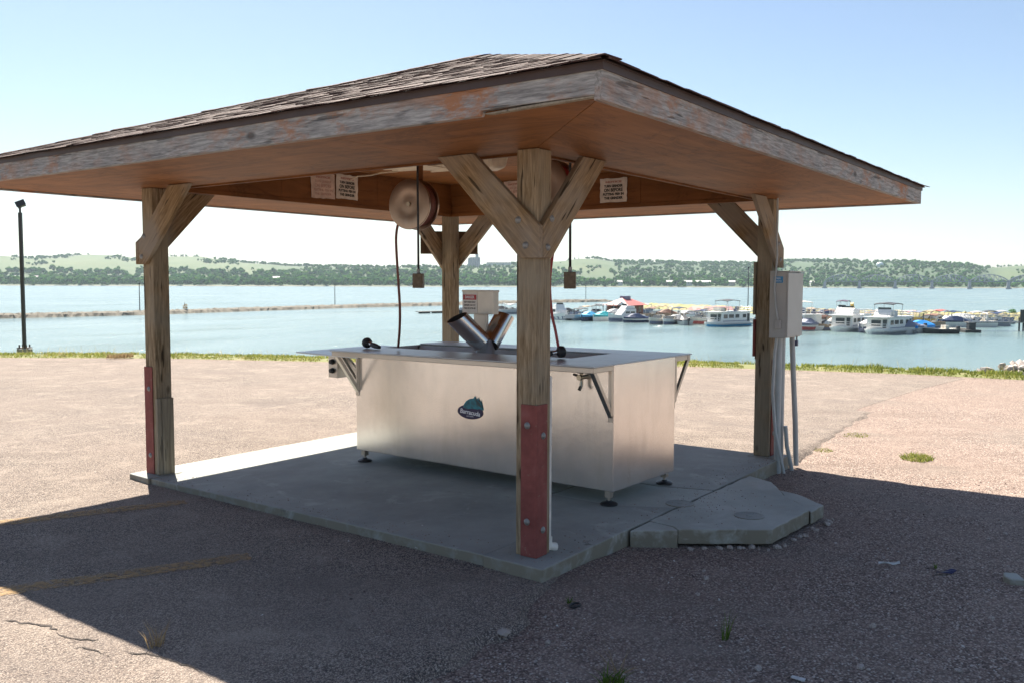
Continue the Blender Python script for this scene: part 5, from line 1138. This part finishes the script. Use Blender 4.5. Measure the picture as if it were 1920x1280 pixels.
x, y = 1.54, -2.19; cm = MB(); cm.prism([(-.06, -.04, 0), (.055, -.045, 0), (.065, .025, 0), (.0, .045, 0), (-.055, .035, 0)], (.008, -.006, .042)); o = cm.build('concrete_chunk', M['conc2'], loc=(x, y, gz(x, y)-.006), bevel=.008, rz=.5); tag(o, 'pale broken concrete chunk at the right edge of the picture', 'chunk')
x, y = -.79, -.36; o = rock(.032, 12, flat=.5).build('pale_rock', M['stone'], loc=(x, y, gz(x, y)+.006)); tag(o, 'pale rock at the crumbling asphalt edge below the pad corner', 'rock')
# loose stones big enough to count
protos = [rock(1, 100+i, False).build('stone', M['stone']) for i in range(6)]
spots = []
for i in range(70):
    x = rnd.uniform(-1.2, 3.2); y = rnd.uniform(-2.6, -.2)
    if z_asph(x, y)[1] > .2: continue
    if .8 < x < 2.9 and y > -.95: continue
    spots.append((x, y, abs(rnd.gauss(.006, .006))+.005))
for i in range(26):      # rubble under the broken apron edge
    f_ = rnd.random(); a = Vector((1.06, -.42)); c = Vector((1.42, -.90)); e = Vector((2.3, -.96)); p = a.lerp(c, f_*2) if f_ < .5 else c.lerp(e, f_*2-1)
    spots.append((p.x+rnd.uniform(-.04, .02), p.y-rnd.uniform(-.0, .05), rnd.uniform(.008, .026)))
for i, (x, y, r_) in enumerate(spots):
    s_ = protos[i] if i < 6 else protos[i % 6].copy()
    if i >= 6: COL.objects.link(s_)
    s_.location = (x, y, gz(x, y)+r_*.25); s_.scale = (r_, r_, r_); s_.rotation_euler = (rnd.uniform(-.3, .3), rnd.uniform(-.3, .3), rnd.uniform(0, 6.28))
    tag(s_, 'loose pale stone lying on the shaded gravel beside the pad', 'stone', 'loose stones on the gravel')
# fine gravel
mb = MB(); OV = [Vector(p) for p in ((1, 0, 0), (-1, 0, 0), (0, 1, 0), (0, -1, 0), (0, 0, 1), (0, 0, -1))]; OF = [(0, 2, 4), (2, 1, 4), (1, 3, 4), (3, 0, 4), (2, 0, 5), (1, 2, 5), (3, 1, 5), (0, 3, 5)]
def pebble(x, y, r_, z):
    mb.cur = min(1, max(0, rnd.gauss(.48, .24))); A = Matrix.Rotation(rnd.uniform(0, 6.28), 3, 'Z') @ Matrix.Rotation(rnd.uniform(-.5, .5), 3, 'X'); e = (rnd.uniform(.7, 1.4), rnd.uniform(.6, 1.1), rnd.uniform(.4, .8))
    mb.add([Vector((x, y, z+r_*.2))+A @ Vector((p.x*e[0], p.y*e[1], p.z*e[2]))*r_*rnd.uniform(.8, 1.2) for p in OV], OF)
cnt = 0
while cnt < 9000:
    dd = 1.6+7*rnd.random()**1.7; an = YAW+rnd.uniform(-.62, .3); x = CX+math.cos(an)*dd; y = CY+math.sin(an)*dd
    if X0-.02 < x < X1 and y > Y0-.02: continue
    if 1.0 < x < 2.8 and y > -.93 and y > -.38-(x-1.03)*1.35 and y > -.93+(x-2.0)*.55: continue
    z, m = z_asph(x, y)
    if m > .3 and rnd.random() < .7: continue
    if m <= .3: z = z_grav(x, y)
    pebble(x, y, abs(rnd.gauss(.0042, .0022))+.0022, z); cnt += 1
for i in range(900):      # grit blown on to the slabs
    e = abs(rnd.gauss(0, .12)); k = rnd.random()
    if k < .45: x, y = rnd.uniform(X0+.05, X1-.1), Y0+.03+e
    elif k < .8: x, y = X0+.03+e, rnd.uniform(Y0+.05, Y1-.1)
    else: x, y = rnd.uniform(1.2, 2.3), -.15-abs(rnd.gauss(0, .25))
    if y < -.75 or not (X0 < x < X1): continue
    pebble(x, y, abs(rnd.gauss(.002, .0015))+.0012, .003)
tag(mb.build('gravel', M['pebbles'], tint=True), 'fine loose pinkish gravel scattered over the ground', 'gravel', kind='stuff')
# riprap at the right shore
q0 = far(1985, 52, -3.2); mb = MB(); mb.lathe([(5.5, -4.5), (4.2, -1.6), (2.6, -.35), (1.2, .1), (0, .25)], 22); tag(mb.build('shore_mound', M['bank'], loc=tuple(q0)), kind='structure')
rp = [rock(1, 300+i, False, flat=.8).build('riprap_boulder', M['stone']) for i in range(5)]
for i in range(95):
    a = rnd.uniform(0, 6.283); d_ = 4.6*math.sqrt(rnd.random()); z = .25-.05*d_*d_*1.15; o = rp[i] if i < 5 else rp[i % 5].copy()
    if i >= 5: COL.objects.link(o)
    o.location = (q0.x+d_*math.cos(a), q0.y+d_*math.sin(a), q0.z+z); r_ = rnd.uniform(.16, .42); o.scale = (r_, r_, r_); o.rotation_euler = (rnd.uniform(-.5, .5), rnd.uniform(-.5, .5), rnd.uniform(0, 6.28))
    tag(o, 'pale boulder in the riprap heap on the shore at the right edge', 'boulder', 'riprap boulders on the right shore')
mb = MB(); q = far(1870, 72, WZ+.02); mb.tube([(-.9, 0, .0), (-.2, .1, .08), (.5, -.1, .05), (1.0, .2, .02)], [.05, .1, .09, .03], 8); o = mb.build('driftwood', M['trunk'], loc=tuple(q)); o.rotation_euler[2] = YAW+1.4; tag(o, 'dark driftwood floating left of the riprap heap', 'driftwood')

# ------------------------------------------------------------------ air
mb = MB(); mb.box((-4000, -4000, -12), (5800, 5800, 150)); hz = mb.build('haze', None) if False else None
me = bpy.data.meshes.new('haze'); me.from_pydata(mb.v, [], mb.f); hz = bpy.data.objects.new('haze', me); COL.objects.link(hz); hz['kind'] = 'stuff'; hz['label'] = 'thin pale haze over the lake'; hz['category'] = 'haze'
hm = bpy.data.materials.new('haze air'); hm.use_nodes = True; n_ = hm.node_tree; 
for x in list(n_.nodes):
    if x.type == 'BSDF_PRINCIPLED': n_.nodes.remove(x)
pv_ = n_.nodes.new('ShaderNodeVolumePrincipled'); pv_.inputs['Color'].default_value = (.70, .86, 1, 1); pv_.inputs['Density'].default_value = .00009; pv_.inputs['Anisotropy'].default_value = .2
n_.links.new(pv_.outputs[0], [x for x in n_.nodes if x.type == 'OUTPUT_MATERIAL'][0].inputs['Volume']); me.materials.append(hm)
